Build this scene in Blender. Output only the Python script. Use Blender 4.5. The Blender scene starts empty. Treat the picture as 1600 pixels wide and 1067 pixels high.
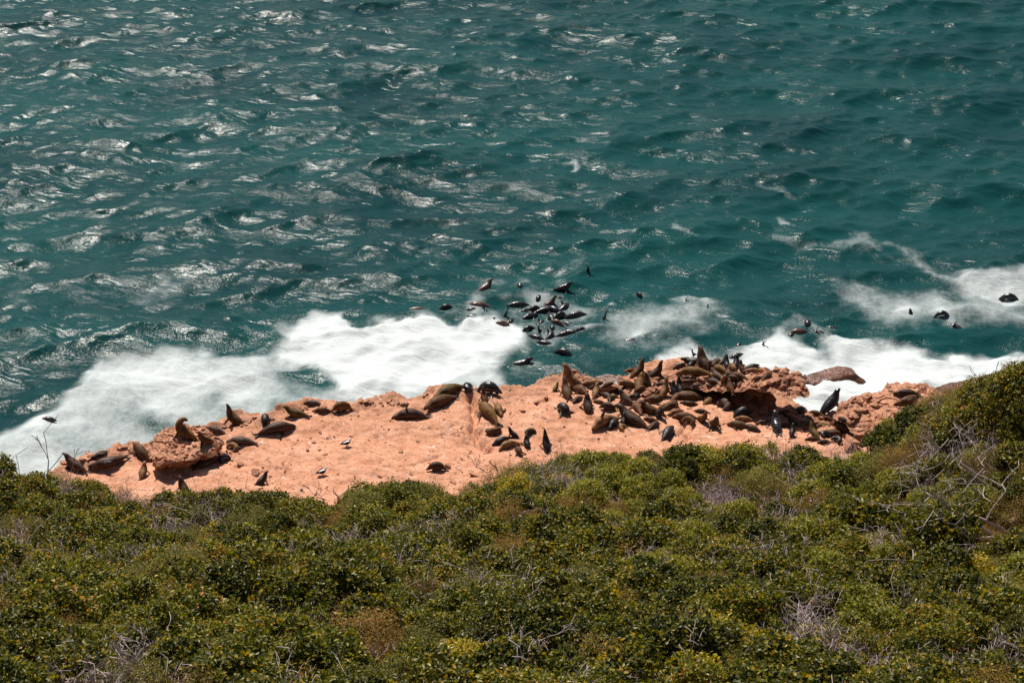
import bpy, math, random
import numpy as np
from mathutils import Vector, Matrix, Euler
from mathutils.bvhtree import BVHTree

# ------------------------------------------------------------------ camera, sky, sun, exposure
SC = bpy.context.scene
COL = SC.collection
CAM_Z, PITCH, FPX, PW, PH = 50.0, 26.0, 3209.0, 1600.0, 1067.0
cam_d = bpy.data.cameras.new('camera'); cam = bpy.data.objects.new('camera', cam_d); COL.objects.link(cam)
cam.location = (0, 0, CAM_Z)
cam.rotation_euler = (math.radians(90 - PITCH), 0, 0)
cam_d.sensor_width = 36.0; cam_d.lens = 36.0 * FPX / PW
cam_d.clip_start = 0.5; cam_d.clip_end = 12000
SC.camera = cam

SUN_EL, SUN_AZ = 54.0, -19.0           # degrees; azimuth from +Y (view direction), negative = left
world = bpy.data.worlds.new('World'); SC.world = world; world.use_nodes = True
wn = world.node_tree.nodes; wl = world.node_tree.links
sky = wn.new('ShaderNodeTexSky'); sky.sky_type = 'NISHITA'; sky.sun_disc = False
sky.sun_elevation = math.radians(SUN_EL); sky.sun_rotation = math.radians(SUN_AZ)
sky.altitude = 50; sky.air_density = 1.0; sky.dust_density = 1.0; sky.ozone_density = 1.0
bgn = wn['Background']; bgn.inputs['Strength'].default_value = 0.052
wl.new(sky.outputs['Color'], bgn.inputs['Color'])
sun_d = bpy.data.lights.new('sun', 'SUN'); sun_d.energy = 5.0; sun_d.angle = math.radians(0.53)
sun_d.color = (1.0, 0.94, 0.86)
sun = bpy.data.objects.new('sun', sun_d); COL.objects.link(sun)
_az, _el = math.radians(SUN_AZ), math.radians(SUN_EL)
SUNV = Vector((math.sin(_az) * math.cos(_el), math.cos(_az) * math.cos(_el), math.sin(_el)))
sun.location = SUNV * 200
sun.rotation_euler = SUNV.to_track_quat('Z', 'Y').to_euler()
SC.view_settings.view_transform = 'Standard'; SC.view_settings.look = 'None'
SC.view_settings.exposure = 0.30; SC.view_settings.gamma = 1.0
SC.render.engine = 'CYCLES'
SC.cycles.max_bounces = 6; SC.cycles.diffuse_bounces = 2; SC.cycles.glossy_bounces = 3
SC.cycles.transmission_bounces = 3; SC.cycles.transparent_max_bounces = 6
SC.cycles.caustics_reflective = False; SC.cycles.caustics_refractive = False

# ------------------------------------------------------------------ helpers
CP, SP = math.cos(math.radians(PITCH)), math.sin(math.radians(PITCH))
def ray(u, v):
    a = (u - PW / 2) / FPX; b = -(v - PH / 2) / FPX
    return Vector((a, CP + b * SP, -SP + b * CP))
def at(u, v, z):
    d = ray(u, v); t = (z - CAM_Z) / d.z
    return Vector((0, 0, CAM_Z)) + d * t
def atn(u, v, z):                      # numpy version
    a = (np.asarray(u, float) - PW / 2) / FPX; b = -(np.asarray(v, float) - PH / 2) / FPX
    dx, dy, dz = a, CP + b * SP, -SP + b * CP
    t = (z - CAM_Z) / dz
    return dx * t, dy * t
def proj(x, y, z):
    zz = z - CAM_Z
    dep = y * CP - zz * SP; up = y * SP + zz * CP
    dep = np.maximum(dep, 0.1)
    return PW / 2 + FPX * x / dep, PH / 2 - FPX * up / dep

def _hash(ix, iy, seed):
    n = (ix.astype(np.int64) * 374761393 + iy.astype(np.int64) * 668265263 + seed * 974634777) & 0xFFFFFFFF
    n = ((n ^ (n >> 13)) * 1274126177) & 0xFFFFFFFF
    n = n ^ (n >> 16)
    return (n & 0xFFFF) / 65535.0
def vnoise(x, y, seed=0):
    x = np.asarray(x, float); y = np.asarray(y, float)
    ix, iy = np.floor(x), np.floor(y); fx, fy = x - ix, y - iy
    fx = fx * fx * fx * (fx * (fx * 6 - 15) + 10); fy = fy * fy * fy * (fy * (fy * 6 - 15) + 10)
    a = _hash(ix, iy, seed); b = _hash(ix + 1, iy, seed); c = _hash(ix, iy + 1, seed); d = _hash(ix + 1, iy + 1, seed)
    return (a * (1 - fx) + b * fx) * (1 - fy) + (c * (1 - fx) + d * fx) * fy
def fbm(x, y, seed=0, octv=4, gain=0.5):   # about -0.5 .. 0.5
    s = 0; a = 1; t = 0
    for o in range(octv):
        c, sn = math.cos(o * 0.7), math.sin(o * 0.7)
        s = s + a * (vnoise((x * c - y * sn) * 2 ** o + 17.3 * o, (x * sn + y * c) * 2 ** o - 9.1 * o, seed + o) - 0.5); t += a; a *= gain
    return s / t
def sstep(a, b, x):
    t = np.clip((np.asarray(x, float) - a) / (b - a), 0, 1); return t * t * (3 - 2 * t)

def mesh_from(name, V, F, smooth=True):
    """V (n,3); F (m,k) equal-size faces"""
    V = np.ascontiguousarray(V, dtype=np.float32); F = np.ascontiguousarray(F, dtype=np.int32)
    me = bpy.data.meshes.new(name); m, k = F.shape
    me.vertices.add(len(V)); me.vertices.foreach_set('co', V.ravel())
    me.loops.add(m * k); me.loops.foreach_set('vertex_index', F.ravel())
    me.polygons.add(m); me.polygons.foreach_set('loop_start', np.arange(0, m * k, k, dtype=np.int32))
    me.polygons.foreach_set('loop_total', np.full(m, k, dtype=np.int32))
    me.polygons.foreach_set('use_smooth', np.full(m, smooth, dtype=bool))
    me.update(calc_edges=True)
    return me
def fattr(me, name, vals, dom='POINT'):
    a = me.attributes.new(name, 'FLOAT', dom); a.data.foreach_set('value', np.ascontiguousarray(vals, dtype=np.float32).ravel())
def grid_faces(nx, ny):
    i = np.arange(ny - 1)[:, None] * nx + np.arange(nx - 1)[None, :]
    return np.stack([i, i + 1, i + nx + 1, i + nx], -1).reshape(-1, 4)
def link(name, me, mat=None, parent=None):
    o = bpy.data.objects.new(name, me); COL.objects.link(o)
    if mat is not None and me is not None and not me.materials: me.materials.append(mat)
    if parent is not None: o.parent = parent
    return o
def tag(o, label=None, cat=None, group=None, kind=None):
    if label: o['label'] = label
    if cat: o['category'] = cat
    if group: o['group'] = group
    if kind: o['kind'] = kind
    return o
def empty(name, loc=(0, 0, 0), rz=0.0, sc=1.0):
    o = bpy.data.objects.new(name, None); COL.objects.link(o); o.location = loc; o.rotation_euler = (0, 0, rz)
    o.scale = (sc, sc, sc) if not hasattr(sc, '__len__') else sc
    o.empty_display_size = 0.2
    return o

# ------------------------------------------------------------------ materials
def newmat(name):
    m = bpy.data.materials.new(name); m.use_nodes = True
    nt = m.node_tree; b = nt.nodes['Principled BSDF']
    return m, nt, b
def N(nt, t, **kw):
    n = nt.nodes.new(t)
    for k, v in kw.items():
        if k in n.inputs: n.inputs[k].default_value = v
        else: setattr(n, k, v)
    return n
def ramp(nt, fac, stops, interp='LINEAR'):
    r = nt.nodes.new('ShaderNodeValToRGB'); cr = r.color_ramp; cr.interpolation = interp
    while len(cr.elements) < len(stops): cr.elements.new(0.5)
    for e, (p, c) in zip(cr.elements, stops):
        e.position = p; e.color = (*c, 1) if len(c) == 3 else c
    nt.links.new(fac, r.inputs[0]); return r.outputs[0]
def mixc(nt, fac, a, b, mode='MIX'):
    m = nt.nodes.new('ShaderNodeMix'); m.data_type = 'RGBA'; m.blend_type = mode
    for s, v in ((0, fac), (6, a), (7, b)):
        if hasattr(v, 'is_output'): nt.links.new(v, m.inputs[s])
        else: m.inputs[s].default_value = v if s == 0 else ((*v, 1) if len(v) == 3 else v)
    return m.outputs[2]
def math_n(nt, op, a, b=None, clamp=False):
    m = nt.nodes.new('ShaderNodeMath'); m.operation = op; m.use_clamp = clamp
    for s, v in ((0, a), (1, b)):
        if v is None: continue
        if hasattr(v, 'is_output'): nt.links.new(v, m.inputs[s])
        else: m.inputs[s].default_value = v
    return m.outputs[0]
def noise(nt, vec, scale, detail=4, rough=0.55, w=None, dist=0.0):
    n = nt.nodes.new('ShaderNodeTexNoise'); n.inputs['Scale'].default_value = scale; n.inputs['Detail'].default_value = detail
    n.inputs['Roughness'].default_value = rough; n.inputs['Distortion'].default_value = dist
    nt.links.new(vec, n.inputs['Vector']); return n.outputs['Fac']
def mapping(nt, vec, sc):
    m = nt.nodes.new('ShaderNodeMapping'); m.inputs['Scale'].default_value = sc; nt.links.new(vec, m.inputs['Vector']); return m.outputs[0]
def bump(nt, h, strength, dist, normal=None):
    b = nt.nodes.new('ShaderNodeBump'); b.inputs['Strength'].default_value = strength; b.inputs['Distance'].default_value = dist
    nt.links.new(h, b.inputs['Height'])
    if normal is not None: nt.links.new(normal, b.inputs['Normal'])
    return b.outputs[0]
def gpos(nt): return nt.nodes.new('ShaderNodeNewGeometry').outputs['Position']
def attrn(nt, name):
    a = nt.nodes.new('ShaderNodeAttribute'); a.attribute_name = name; return a.outputs['Fac']

def mat_sea():
    m, nt, b = newmat('sea_water'); p = gpos(nt)
    foam = attrn(nt, 'foam')
    n1 = noise(nt, mapping(nt, p, (0.55, 0.35, 1)), 1.0, 5, 0.62, dist=0.6)
    n2 = noise(nt, mapping(nt, p, (3.0, 2.0, 1)), 1.0, 6, 0.68, dist=0.7)
    d = math_n(nt, 'ADD', foam, math_n(nt, 'MULTIPLY', math_n(nt, 'SUBTRACT', n1, 0.5), 0.55))
    d = math_n(nt, 'ADD', d, math_n(nt, 'MULTIPLY', math_n(nt, 'SUBTRACT', n2, 0.5), 0.42))
    gate = math_n(nt, 'MULTIPLY', foam, 9.0, True)
    ff = N(nt, 'ShaderNodeMapRange', interpolation_type='SMOOTHSTEP'); ff.inputs['From Min'].default_value = 0.05; ff.inputs['From Max'].default_value = 1.0
    nt.links.new(d, ff.inputs['Value'])
    fac = math_n(nt, 'MULTIPLY', ff.outputs[0], gate, True)
    big = noise(nt, mapping(nt, p, (0.045, 0.07, 1)), 1.0, 3, 0.5)
    deep = ramp(nt, big, [(0.3, (0.0032, 0.031, 0.033)), (0.7, (0.0064, 0.056, 0.054))])
    col = mixc(nt, fac, deep, (0.565, 0.605, 0.60))
    nt.links.new(col, b.inputs['Base Color'])
    nt.links.new(math_n(nt, 'ADD', 0.20, math_n(nt, 'MULTIPLY', fac, 0.5)), b.inputs['Roughness'])
    b.inputs['IOR'].default_value = 1.333; b.inputs['Specular IOR Level'].default_value = 0.11
    # capillary ripples carried by wind, stretched across it
    r = nt.nodes.new('ShaderNodeVectorRotate'); r.rotation_type = 'Z_AXIS'; r.inputs['Angle'].default_value = 0.28
    nt.links.new(p, r.inputs['Vector'])
    w1 = noise(nt, mapping(nt, r.outputs[0], (0.8, 1.8, 1)), 1.0, 1.5, 0.5, dist=0.5)
    w2 = noise(nt, mapping(nt, r.outputs[0], (6.0, 11.0, 1)), 1.0, 2.5, 0.6, dist=0.3)
    gust = noise(nt, mapping(nt, p, (0.16, 0.24, 1)), 1.0, 3, 0.55)
    gust = N(nt, 'ShaderNodeMapRange'); g_in = noise(nt, mapping(nt, r.outputs[0], (0.30, 0.75, 1)), 1.0, 3, 0.6, dist=0.5)
    nt.links.new(g_in, gust.inputs['Value']); gust.inputs['From Min'].default_value = 0.46; gust.inputs['From Max'].default_value = 0.72
    gust.inputs['To Min'].default_value = 0.5; gust.inputs['To Max'].default_value = 1.6
    nb = bump(nt, w1, 1.0, 0.105)
    b2 = nt.nodes.new('ShaderNodeBump'); b2.inputs['Distance'].default_value = 0.040
    nt.links.new(gust.outputs[0], b2.inputs['Strength']); nt.links.new(w2, b2.inputs['Height']); nt.links.new(nb, b2.inputs['Normal'])
    nt.links.new(b2.outputs[0], b.inputs['Normal'])
    return m

def mat_rock(name, wet=False):
    m, nt, b = newmat(name); p = gpos(nt)
    big = noise(nt, p, 0.35, 4, 0.6); mid = noise(nt, p, 1.6, 5, 0.65); fine = noise(nt, p, 9.0, 4, 0.7)
    strat = noise(nt, mapping(nt, p, (0.5, 0.5, 9.0)), 1.0, 4, 0.6)
    if wet:
        c = ramp(nt, mid, [(0.3, (0.060, 0.030, 0.020)), (0.5, (0.17, 0.080, 0.048)), (0.7, (0.28, 0.15, 0.09))])
        b.inputs['Roughness'].default_value = 0.28
    else:
        c = ramp(nt, mid, [(0.28, (0.37, 0.150, 0.072)), (0.42, (0.52, 0.235, 0.132)), (0.56, (0.61, 0.30, 0.18)), (0.74, (0.71, 0.42, 0.29))])
        c = mixc(nt, ramp(nt, big, [(0.38, (0, 0, 0)), (0.66, (0.6, 0.6, 0.6))]), c, (0.61, 0.305, 0.185))
        pale = noise(nt, p, 0.9, 5, 0.7, dist=0.8)
        c = mixc(nt, ramp(nt, pale, [(0.56, (0, 0, 0)), (0.70, (0.6, 0.6, 0.6))]), c, (0.70, 0.44, 0.33))
        c = mixc(nt, ramp(nt, pale, [(0.26, (0.7, 0.7, 0.7)), (0.40, (0, 0, 0))]), c, (0.40, 0.17, 0.09))
        edge = attrn(nt, 'rough_edge')
        c2 = ramp(nt, strat, [(0.32, (0.13, 0.058, 0.032)), (0.46, (0.34, 0.155, 0.085)), (0.60, (0.50, 0.25, 0.15)), (0.75, (0.66, 0.40, 0.28))])
        c = mixc(nt, math_n(nt, 'MULTIPLY', edge, 0.9, True), c, c2)
        sp = ramp(nt, fine, [(0.33, (0.30, 0.26, 0.24)), (0.43, (1, 1, 1))])
        c = mixc(nt, 1.0, c, sp, 'MULTIPLY')
        vo = nt.nodes.new('ShaderNodeTexVoronoi'); vo.feature = 'DISTANCE_TO_EDGE'; vo.inputs['Scale'].default_value = 0.42
        wv = nt.nodes.new('ShaderNodeMix'); wv.data_type = 'VECTOR'; wv.inputs[0].default_value = 0.22
        nn = nt.nodes.new('ShaderNodeTexNoise'); nn.inputs['Scale'].default_value = 1.3; nn.inputs['Detail'].default_value = 4; nt.links.new(p, nn.inputs['Vector'])
        sc_ = nt.nodes.new('ShaderNodeVectorMath'); sc_.operation = 'SCALE'; sc_.inputs['Scale'].default_value = 2.6; nt.links.new(nn.outputs['Color'], sc_.inputs[0])
        ad = nt.nodes.new('ShaderNodeVectorMath'); nt.links.new(p, ad.inputs[0]); nt.links.new(sc_.outputs[0], ad.inputs[1]); nt.links.new(ad.outputs[0], vo.inputs['Vector'])
        nt.nodes.remove(wv)
        jm = math_n(nt, 'MULTIPLY', ramp(nt, vo.outputs['Distance'], [(0.010, (1, 1, 1)), (0.030, (0, 0, 0))]), ramp(nt, big, [(0.42, (0, 0, 0)), (0.58, (0.75, 0.75, 0.75))]))
        c = mixc(nt, jm, c, (0.20, 0.085, 0.05))
        stain = noise(nt, p, 0.55, 5, 0.72, dist=1.2)
        c = mixc(nt, ramp(nt, stain, [(0.55, (0, 0, 0)), (0.68, (0.5, 0.5, 0.5))]), c, (0.33, 0.145, 0.08))
        spk = noise(nt, p, 4.2, 3, 0.6)
        c = mixc(nt, ramp(nt, spk, [(0.665, (0, 0, 0)), (0.70, (0.8, 0.8, 0.8))]), c, (0.17, 0.075, 0.045))
        drop = noise(nt, p, 2.7, 2, 0.5, dist=1.0)
        c = mixc(nt, ramp(nt, drop, [(0.70, (0, 0, 0)), (0.73, (0.6, 0.6, 0.6))]), c, (0.74, 0.62, 0.54))
        sx = nt.nodes.new('ShaderNodeSeparateXYZ'); nt.links.new(p, sx.inputs[0])
        wz = math_n(nt, 'ADD', sx.outputs['Z'], math_n(nt, 'MULTIPLY', mid, 1.4))
        wr = N(nt, 'ShaderNodeMapRange'); nt.links.new(wz, wr.inputs['Value']); wr.inputs['From Min'].default_value = 2.15; wr.inputs['From Max'].default_value = 1.55
        c = mixc(nt, wr.outputs[0], c, mixc(nt, 1.0, c, (0.30, 0.25, 0.24), 'MULTIPLY'))
        nt.links.new(math_n(nt, 'SUBTRACT', 0.9, math_n(nt, 'MULTIPLY', wr.outputs[0], 0.6)), b.inputs['Roughness']); b.inputs['Specular IOR Level'].default_value = 0.28
    nt.links.new(c, b.inputs['Base Color'])
    nb = bump(nt, mid, 0.6, 0.16); nb = bump(nt, fine, 0.6, 0.05, nb); nb = bump(nt, strat, 0.5, 0.08, nb)
    nt.links.new(nb, b.inputs['Normal'])
    return m

def mat_fur():
    m, nt, b = newmat('seal_fur')
    oi = nt.nodes.new('ShaderNodeObjectInfo'); tc = nt.nodes.new('ShaderNodeTexCoord').outputs['Object']
    n = noise(nt, tc, 5.0, 4, 0.6); f = noise(nt, mapping(nt, tc, (14, 40, 40)), 1.0, 3, 0.6)
    v = math_n(nt, 'ADD', math_n(nt, 'MULTIPLY', n, 2.6), -0.35)
    vm = nt.nodes.new('ShaderNodeCombineColor')
    for i in range(3): nt.links.new(v, vm.inputs[i])
    c = mixc(nt, 1.0, oi.outputs['Color'], vm.outputs[0], 'MULTIPLY')
    c = mixc(nt, math_n(nt, 'MULTIPLY', attrn(nt, 'skin'), 0.85, True), c, (0.016, 0.012, 0.011))
    nt.links.new(c, b.inputs['Base Color'])
    wetness = math_n(nt, 'SUBTRACT', 1.0, oi.outputs['Alpha'])
    nt.links.new(math_n(nt, 'SUBTRACT', 0.58, math_n(nt, 'MULTIPLY', wetness, 0.36)), b.inputs['Roughness'])
    nt.links.new(math_n(nt, 'ADD', 0.12, math_n(nt, 'MULTIPLY', wetness, 0.42)), b.inputs['Specular IOR Level'])
    fold = noise(nt, mapping(nt, tc, (16, 4, 4)), 1.0, 2, 0.5)
    nb = bump(nt, f, 0.35, 0.02); nb = bump(nt, n, 0.5, 0.08, nb); nb = bump(nt, fold, 0.35, 0.05, nb); nt.links.new(nb, b.inputs['Normal'])
    return m

def mat_leaf(name, stops, trans=0.40, rough=0.42, spec=0.34):
    m, nt, b = newmat(name)
    oi = nt.nodes.new('ShaderNodeObjectInfo')
    lc = attrn(nt, 'tone')
    t = math_n(nt, 'ADD', lc, math_n(nt, 'MULTIPLY', math_n(nt, 'SUBTRACT', oi.outputs['Random'], 0.5), 0.22))
    c = ramp(nt, t, stops)
    nt.links.new(c, b.inputs['Base Color']); b.inputs['Roughness'].default_value = rough
    b.inputs['Specular IOR Level'].default_value = spec
    b.inputs['Specular Tint'].default_value = (1.0, 0.93, 0.62, 1)
    tr = nt.nodes.new('ShaderNodeBsdfTranslucent')
    hs = nt.nodes.new('ShaderNodeHueSaturation'); hs.inputs['Value'].default_value = 1.3; hs.inputs['Saturation'].default_value = 1.1
    nt.links.new(c, hs.inputs['Color']); nt.links.new(hs.outputs[0], tr.inputs['Color'])
    mx = nt.nodes.new('ShaderNodeMixShader'); mx.inputs[0].default_value = trans
    nt.links.new(b.outputs[0], mx.inputs[1]); nt.links.new(tr.outputs[0], mx.inputs[2])
    nt.links.new(mx.outputs[0], nt.nodes['Material Output'].inputs['Surface'])
    return m
def mat_plain(name, col, rough=0.8, var=0.3, scale=12.0, spec=0.3):
    m, nt, b = newmat(name); tc = nt.nodes.new('ShaderNodeTexCoord').outputs['Object']
    n = noise(nt, tc, scale, 4, 0.6)
    c = ramp(nt, n, [(0.3, tuple(x * (1 - var) for x in col)), (0.7, tuple(min(1, x * (1 + var)) for x in col))])
    nt.links.new(c, b.inputs['Base Color']); b.inputs['Roughness'].default_value = rough; b.inputs['Specular IOR Level'].default_value = spec
    nt.links.new(bump(nt, n, 0.4, 0.02), b.inputs['Normal'])
    return m

M_SEA = mat_sea(); M_ROCK = mat_rock('orange_sandstone'); M_WET = mat_rock('wet_brown_rock', True)
M_FUR = mat_fur()
M_SOIL = mat_plain('scrub_soil', (0.16, 0.095, 0.055), 0.95, 0.4, 3.0)
G_ = lambda *a: a
M_GREEN = mat_leaf('glossy_green_leaf', [(0.0, (0.027, 0.041, 0.005)), (0.45, (0.118, 0.124, 0.013)), (0.75, (0.278, 0.240, 0.027)), (0.93, (0.406, 0.298, 0.048)), (1.0, (0.615, 0.271, 0.067))])
M_BRIGHT = mat_leaf('yellow_green_leaf', [(0.0, (0.066, 0.079, 0.008)), (0.5, (0.231, 0.222, 0.024)), (0.85, (0.396, 0.343, 0.053)), (1.0, (0.554, 0.409, 0.092))])
M_DARK = mat_leaf('dark_evergreen_leaf', [(0.0, (0.016, 0.027, 0.005)), (0.5, (0.076, 0.084, 0.011)), (0.8, (0.223, 0.200, 0.024)), (1.0, (0.432, 0.284, 0.041))])
M_RUST = mat_leaf('rusty_heath_leaf', [(0.0, (0.079, 0.055, 0.018)), (0.45, (0.218, 0.143, 0.037)), (0.8, (0.356, 0.224, 0.063)), (1.0, (0.502, 0.211, 0.073))], 0.25, 0.7, 0.15)
M_OLIVE = mat_leaf('olive_heath_leaf', [(0.0, (0.067, 0.067, 0.016)), (0.5, (0.183, 0.165, 0.035)), (0.9, (0.325, 0.271, 0.081)), (1.0, (0.447, 0.284, 0.094))], 0.28, 0.55, 0.2)
M_YELL = mat_leaf('yellow_leaf', [(0.0, (0.106, 0.106, 0.013)), (0.4, (0.317, 0.251, 0.026)), (0.8, (0.600, 0.475, 0.053)), (1.0, (0.600, 0.290, 0.053))])
M_TWIG = mat_plain('grey_dead_twig', (0.42, 0.33, 0.315), 0.85, 0.3)
M_BARK = mat_plain('brown_bark', (0.085, 0.055, 0.038), 0.9, 0.35)
M_PALE = mat_plain('bleached_dead_wood', (0.50, 0.40, 0.36), 0.8, 0.25)
M_CHAR = mat_plain('dark_dead_twig', (0.075, 0.045, 0.035), 0.9, 0.35)
# ------------------------------------------------------------------ sea
def ocean_patch(n=1024, L=150.0, V=5.4, wdir=(0.25, -0.95), rms=0.21, seed=5):
    rng = np.random.default_rng(seed)
    k1 = np.fft.fftfreq(n, L / n) * 2 * np.pi
    KX, KY = np.meshgrid(k1, k1)                 # KX varies along columns (x)
    k = np.hypot(KX, KY); k[0, 0] = 1e-6
    wd = np.array(wdir) / np.hypot(*wdir); Lp = V * V / 9.81
    cosf = (KX * wd[0] + KY * wd[1]) / k
    P = np.exp(-1 / (k * Lp) ** 2) / k ** 3.5 * (0.15 + np.abs(cosf) ** 3) * np.where(cosf < 0, 0.35, 1.0)
    P *= np.exp(-(k * 0.13) ** 2); P[0, 0] = 0
    H = (rng.normal(size=(n, n)) + 1j * rng.normal(size=(n, n))) * np.sqrt(P)
    h = np.fft.ifft2(H).real; s = rms / h.std(); H *= s
    h = np.fft.ifft2(H).real
    dx = np.fft.ifft2(-1j * KX / k * H).real; dy = np.fft.ifft2(-1j * KY / k * H).real
    return h, dx, dy, n, L
OC = ocean_patch()
def oc_sample(a, x, y):
    n, L = OC[3], OC[4]
    fx = (x / L * n) % n; fy = (y / L * n) % n
    ix = np.floor(fx).astype(int); iy = np.floor(fy).astype(int); tx, ty = fx - ix, fy - iy
    ix %= n; iy %= n; jx, jy = (ix + 1) % n, (iy + 1) % n
    return (a[iy, ix] * (1 - tx) + a[iy, jx] * tx) * (1 - ty) + (a[jy, ix] * (1 - tx) + a[jy, jx] * tx) * ty

def axis(lo, hi, step, far_lo, far_hi):
    c = list(np.arange(lo, hi + 1e-6, step)); s = step; a = c[-1]
    out = []
    while a < far_hi: s *= 1.28; a += s; out.append(a)
    s = step; a = c[0]; pre = []
    while a > far_lo: s *= 1.28; a -= s; pre.append(a)
    return np.array(pre[::-1] + c + out)

def poly_sd(px, py, poly):
    """signed distance (positive inside) of points to polygon"""
    P = np.array(poly, float); Q = np.roll(P, -1, 0)
    d2 = np.full(px.shape, 1e18); ins = np.zeros(px.shape, bool)
    for (x0, y0), (x1, y1) in zip(P, Q):
        ex, ey = x1 - x0, y1 - y0; L2 = ex * ex + ey * ey + 1e-9
        t = np.clip(((px - x0) * ex + (py - y0) * ey) / L2, 0, 1)
        d2 = np.minimum(d2, (px - x0 - t * ex) ** 2 + (py - y0 - t * ey) ** 2)
        c = ((y0 > py) != (y1 > py)) & (px < (x1 - x0) * (py - y0) / (y1 - y0 + 1e-12) + x0); ins ^= c
    d = np.sqrt(d2); return np.where(ins, d, -d)

# breaking surf and drifting foam, outlined on the water (pixel of the sea level -> place on the sea)
FOAM = [  # (outline, soft width, strength)
    ([(-80, 720), (-60, 675), (0, 668), (60, 645), (105, 612), (120, 570), (190, 556), (290, 541), (420, 546), (452, 512), (500, 480), (548, 478), (560, 503), (610, 492), (665, 486), (705, 500), (780, 502), (828, 508), (818, 548), (770, 566), (790, 640), (500, 700), (300, 760), (-80, 860)], 18, 0.66),
    ([(440, 560), (470, 510), (505, 484), (545, 486), (560, 510), (660, 496), (700, 512), (800, 512), (816, 540), (730, 566), (690, 600), (600, 610), (540, 620), (500, 580)], 16, 0.95),
    ([(130, 580), (280, 556), (420, 560), (440, 610), (330, 660), (180, 640)], 40, 0.16),
    ([(1030, 575), (1060, 563), (1110, 556), (1150, 552), (1185, 535), (1225, 522), (1262, 530), (1300, 548), (1340, 532), (1400, 545), (1480, 560), (1600, 560), (1720, 565), (1720, 700), (1030, 700)], 16, 0.95),
    ([(1180, 560), (1225, 545), (1300, 556), (1350, 556), (1420, 560), (1500, 570), (1720, 575), (1720, 700), (1180, 700)], 12, 0.5),
    ([(1392, 388), (1430, 398), (1470, 425), (1530, 428), (1720, 420), (1720, 462), (1640, 465), (1570, 470), (1520, 458), (1478, 442), (1440, 425)], 14, 0.62),
    ([(1360, 450), (1450, 440), (1560, 455), (1720, 470), (1720, 520), (1500, 515), (1400, 525), (1350, 500)], 34, 0.50),
    ([(1300, 440), (1345, 430), (1370, 445), (1365, 480), (1320, 478)], 22, 0.40),
    ([(930, 500), (990, 478), (1060, 465), (1130, 478), (1150, 500), (1110, 530), (1040, 545), (960, 560), (905, 545)], 34, 0.48),
    ([(830, 560), (900, 565), (960, 590), (900, 610), (790, 610), (770, 570)], 28, 0.30),
    ([(985, 570), (1000, 545), (1060, 548), (1100, 535), (1150, 545), (1140, 575)], 18, 0.28),
    ([(190, 440), (260, 420), (300, 440), (270, 475), (200, 480)], 26, 0.27),
    ([(0, 430), (60, 440), (70, 480), (0, 490)], 24, 0.2),
    ([(868, 244), (876, 244), (900, 263), (884, 266)], 5, 0.62),
    ([(1046, 338), (1054, 342), (1080, 366), (1112, 378), (1075, 375), (1052, 360)], 5, 0.45),
    ([(1210, 360), (1300, 378), (1360, 372), (1400, 392), (1310, 390), (1215, 372)], 7, 0.32),
    ([(1218, 330), (1226, 332), (1240, 356), (1216, 350)], 4, 0.4),
    ([(1180, 270), (1230, 285), (1262, 310), (1235, 305), (1190, 282)], 6, 0.30),
    ([(730, 280), (800, 278), (860, 292), (800, 296), (735, 292)], 7, 0.22),
    ([(950, 40), (972, 48), (960, 54)], 4, 0.4), ([(1280, 520), (1320, 510), (1340, 540), (1290, 555)], 12, 0.3),
]
WAKES = [(650, 483), (697, 481), (758, 450), (814, 446), (880, 449), (917, 422), (748, 475), (808, 474), (841, 466), (857, 472), (882, 478), (737, 485), (741, 494), (761, 490), (785, 494), (739, 509), (784, 507), (827, 492), (844, 503), (852, 482), (869, 505), (876, 492), (899, 491), (893, 517), (908, 515), (939, 498), (838, 526), (860, 521), (852, 534), (880, 552), (812, 567), (74, 656), (998, 462), (1073, 470), (1105, 479), (1153, 540), (1193, 540), (1263, 507), (1248, 518), (1279, 518), (1326, 541), (1425, 492), (1472, 491), (1494, 511), (1577, 466), (1150, 555), (1087, 551), (984, 529)]   # where swimming seals stir the water
HOLES = [(485, 590, 60, 30, 0.62), (225, 668, 55, 22, 0.5), (330, 635, 60, 22, 0.28), (130, 700, 60, 20, 0.22), (440, 640, 40, 22, 0.35), (1445, 575, 40, 14, 0.55),
         (250, 610, 60, 18, 0.14), (1390, 585, 30, 8, 0.35), (650, 545, 70, 16, 0.10), (1270, 540, 30, 10, 0.4), (850, 585, 60, 14, 0.2)]
def foam_at(x, y):
    wx = x + 2.2 * fbm(x * 0.22, y * 0.16, 11, 4) + 0.8 * fbm(x * 0.9, y * 0.7, 12, 3)
    wy = y + 4.2 * fbm(x * 0.22, y * 0.16, 21, 4) + 1.8 * fbm(x * 0.9, y * 0.7, 22, 3)
    u, v = proj(wx, wy, 0.0 * x)
    f = np.zeros(x.shape)
    for poly, soft, st in FOAM:
        P = np.array(poly, float)
        sel = (u > P[:, 0].min() - 2 * soft) & (u < P[:, 0].max() + 2 * soft) & (v > P[:, 1].min() - 2 * soft) & (v < P[:, 1].max() + 2 * soft)
        if not sel.any(): continue
        d = poly_sd(u[sel], v[sel] , poly)
        f[sel] += st * sstep(-soft * 0.5, soft * 1.1, d)
    for cu, cv, ru, rv, st in HOLES:
        f -= st * np.exp(-(((u - cu) / ru) ** 2 + ((v - cv) / rv) ** 2) * 1.4) * (f > 0)
    for (cu, cv) in WAKES:
        sel = (np.abs(u - cu) < 40) & (np.abs(v - cv) < 24)
        f[sel] += 0.30 * np.exp(-(((u[sel] - cu) / 17) ** 2 + ((v[sel] - cv - 2) / 7.5) ** 2))
    return np.clip(f, 0, 1.15)

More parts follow.
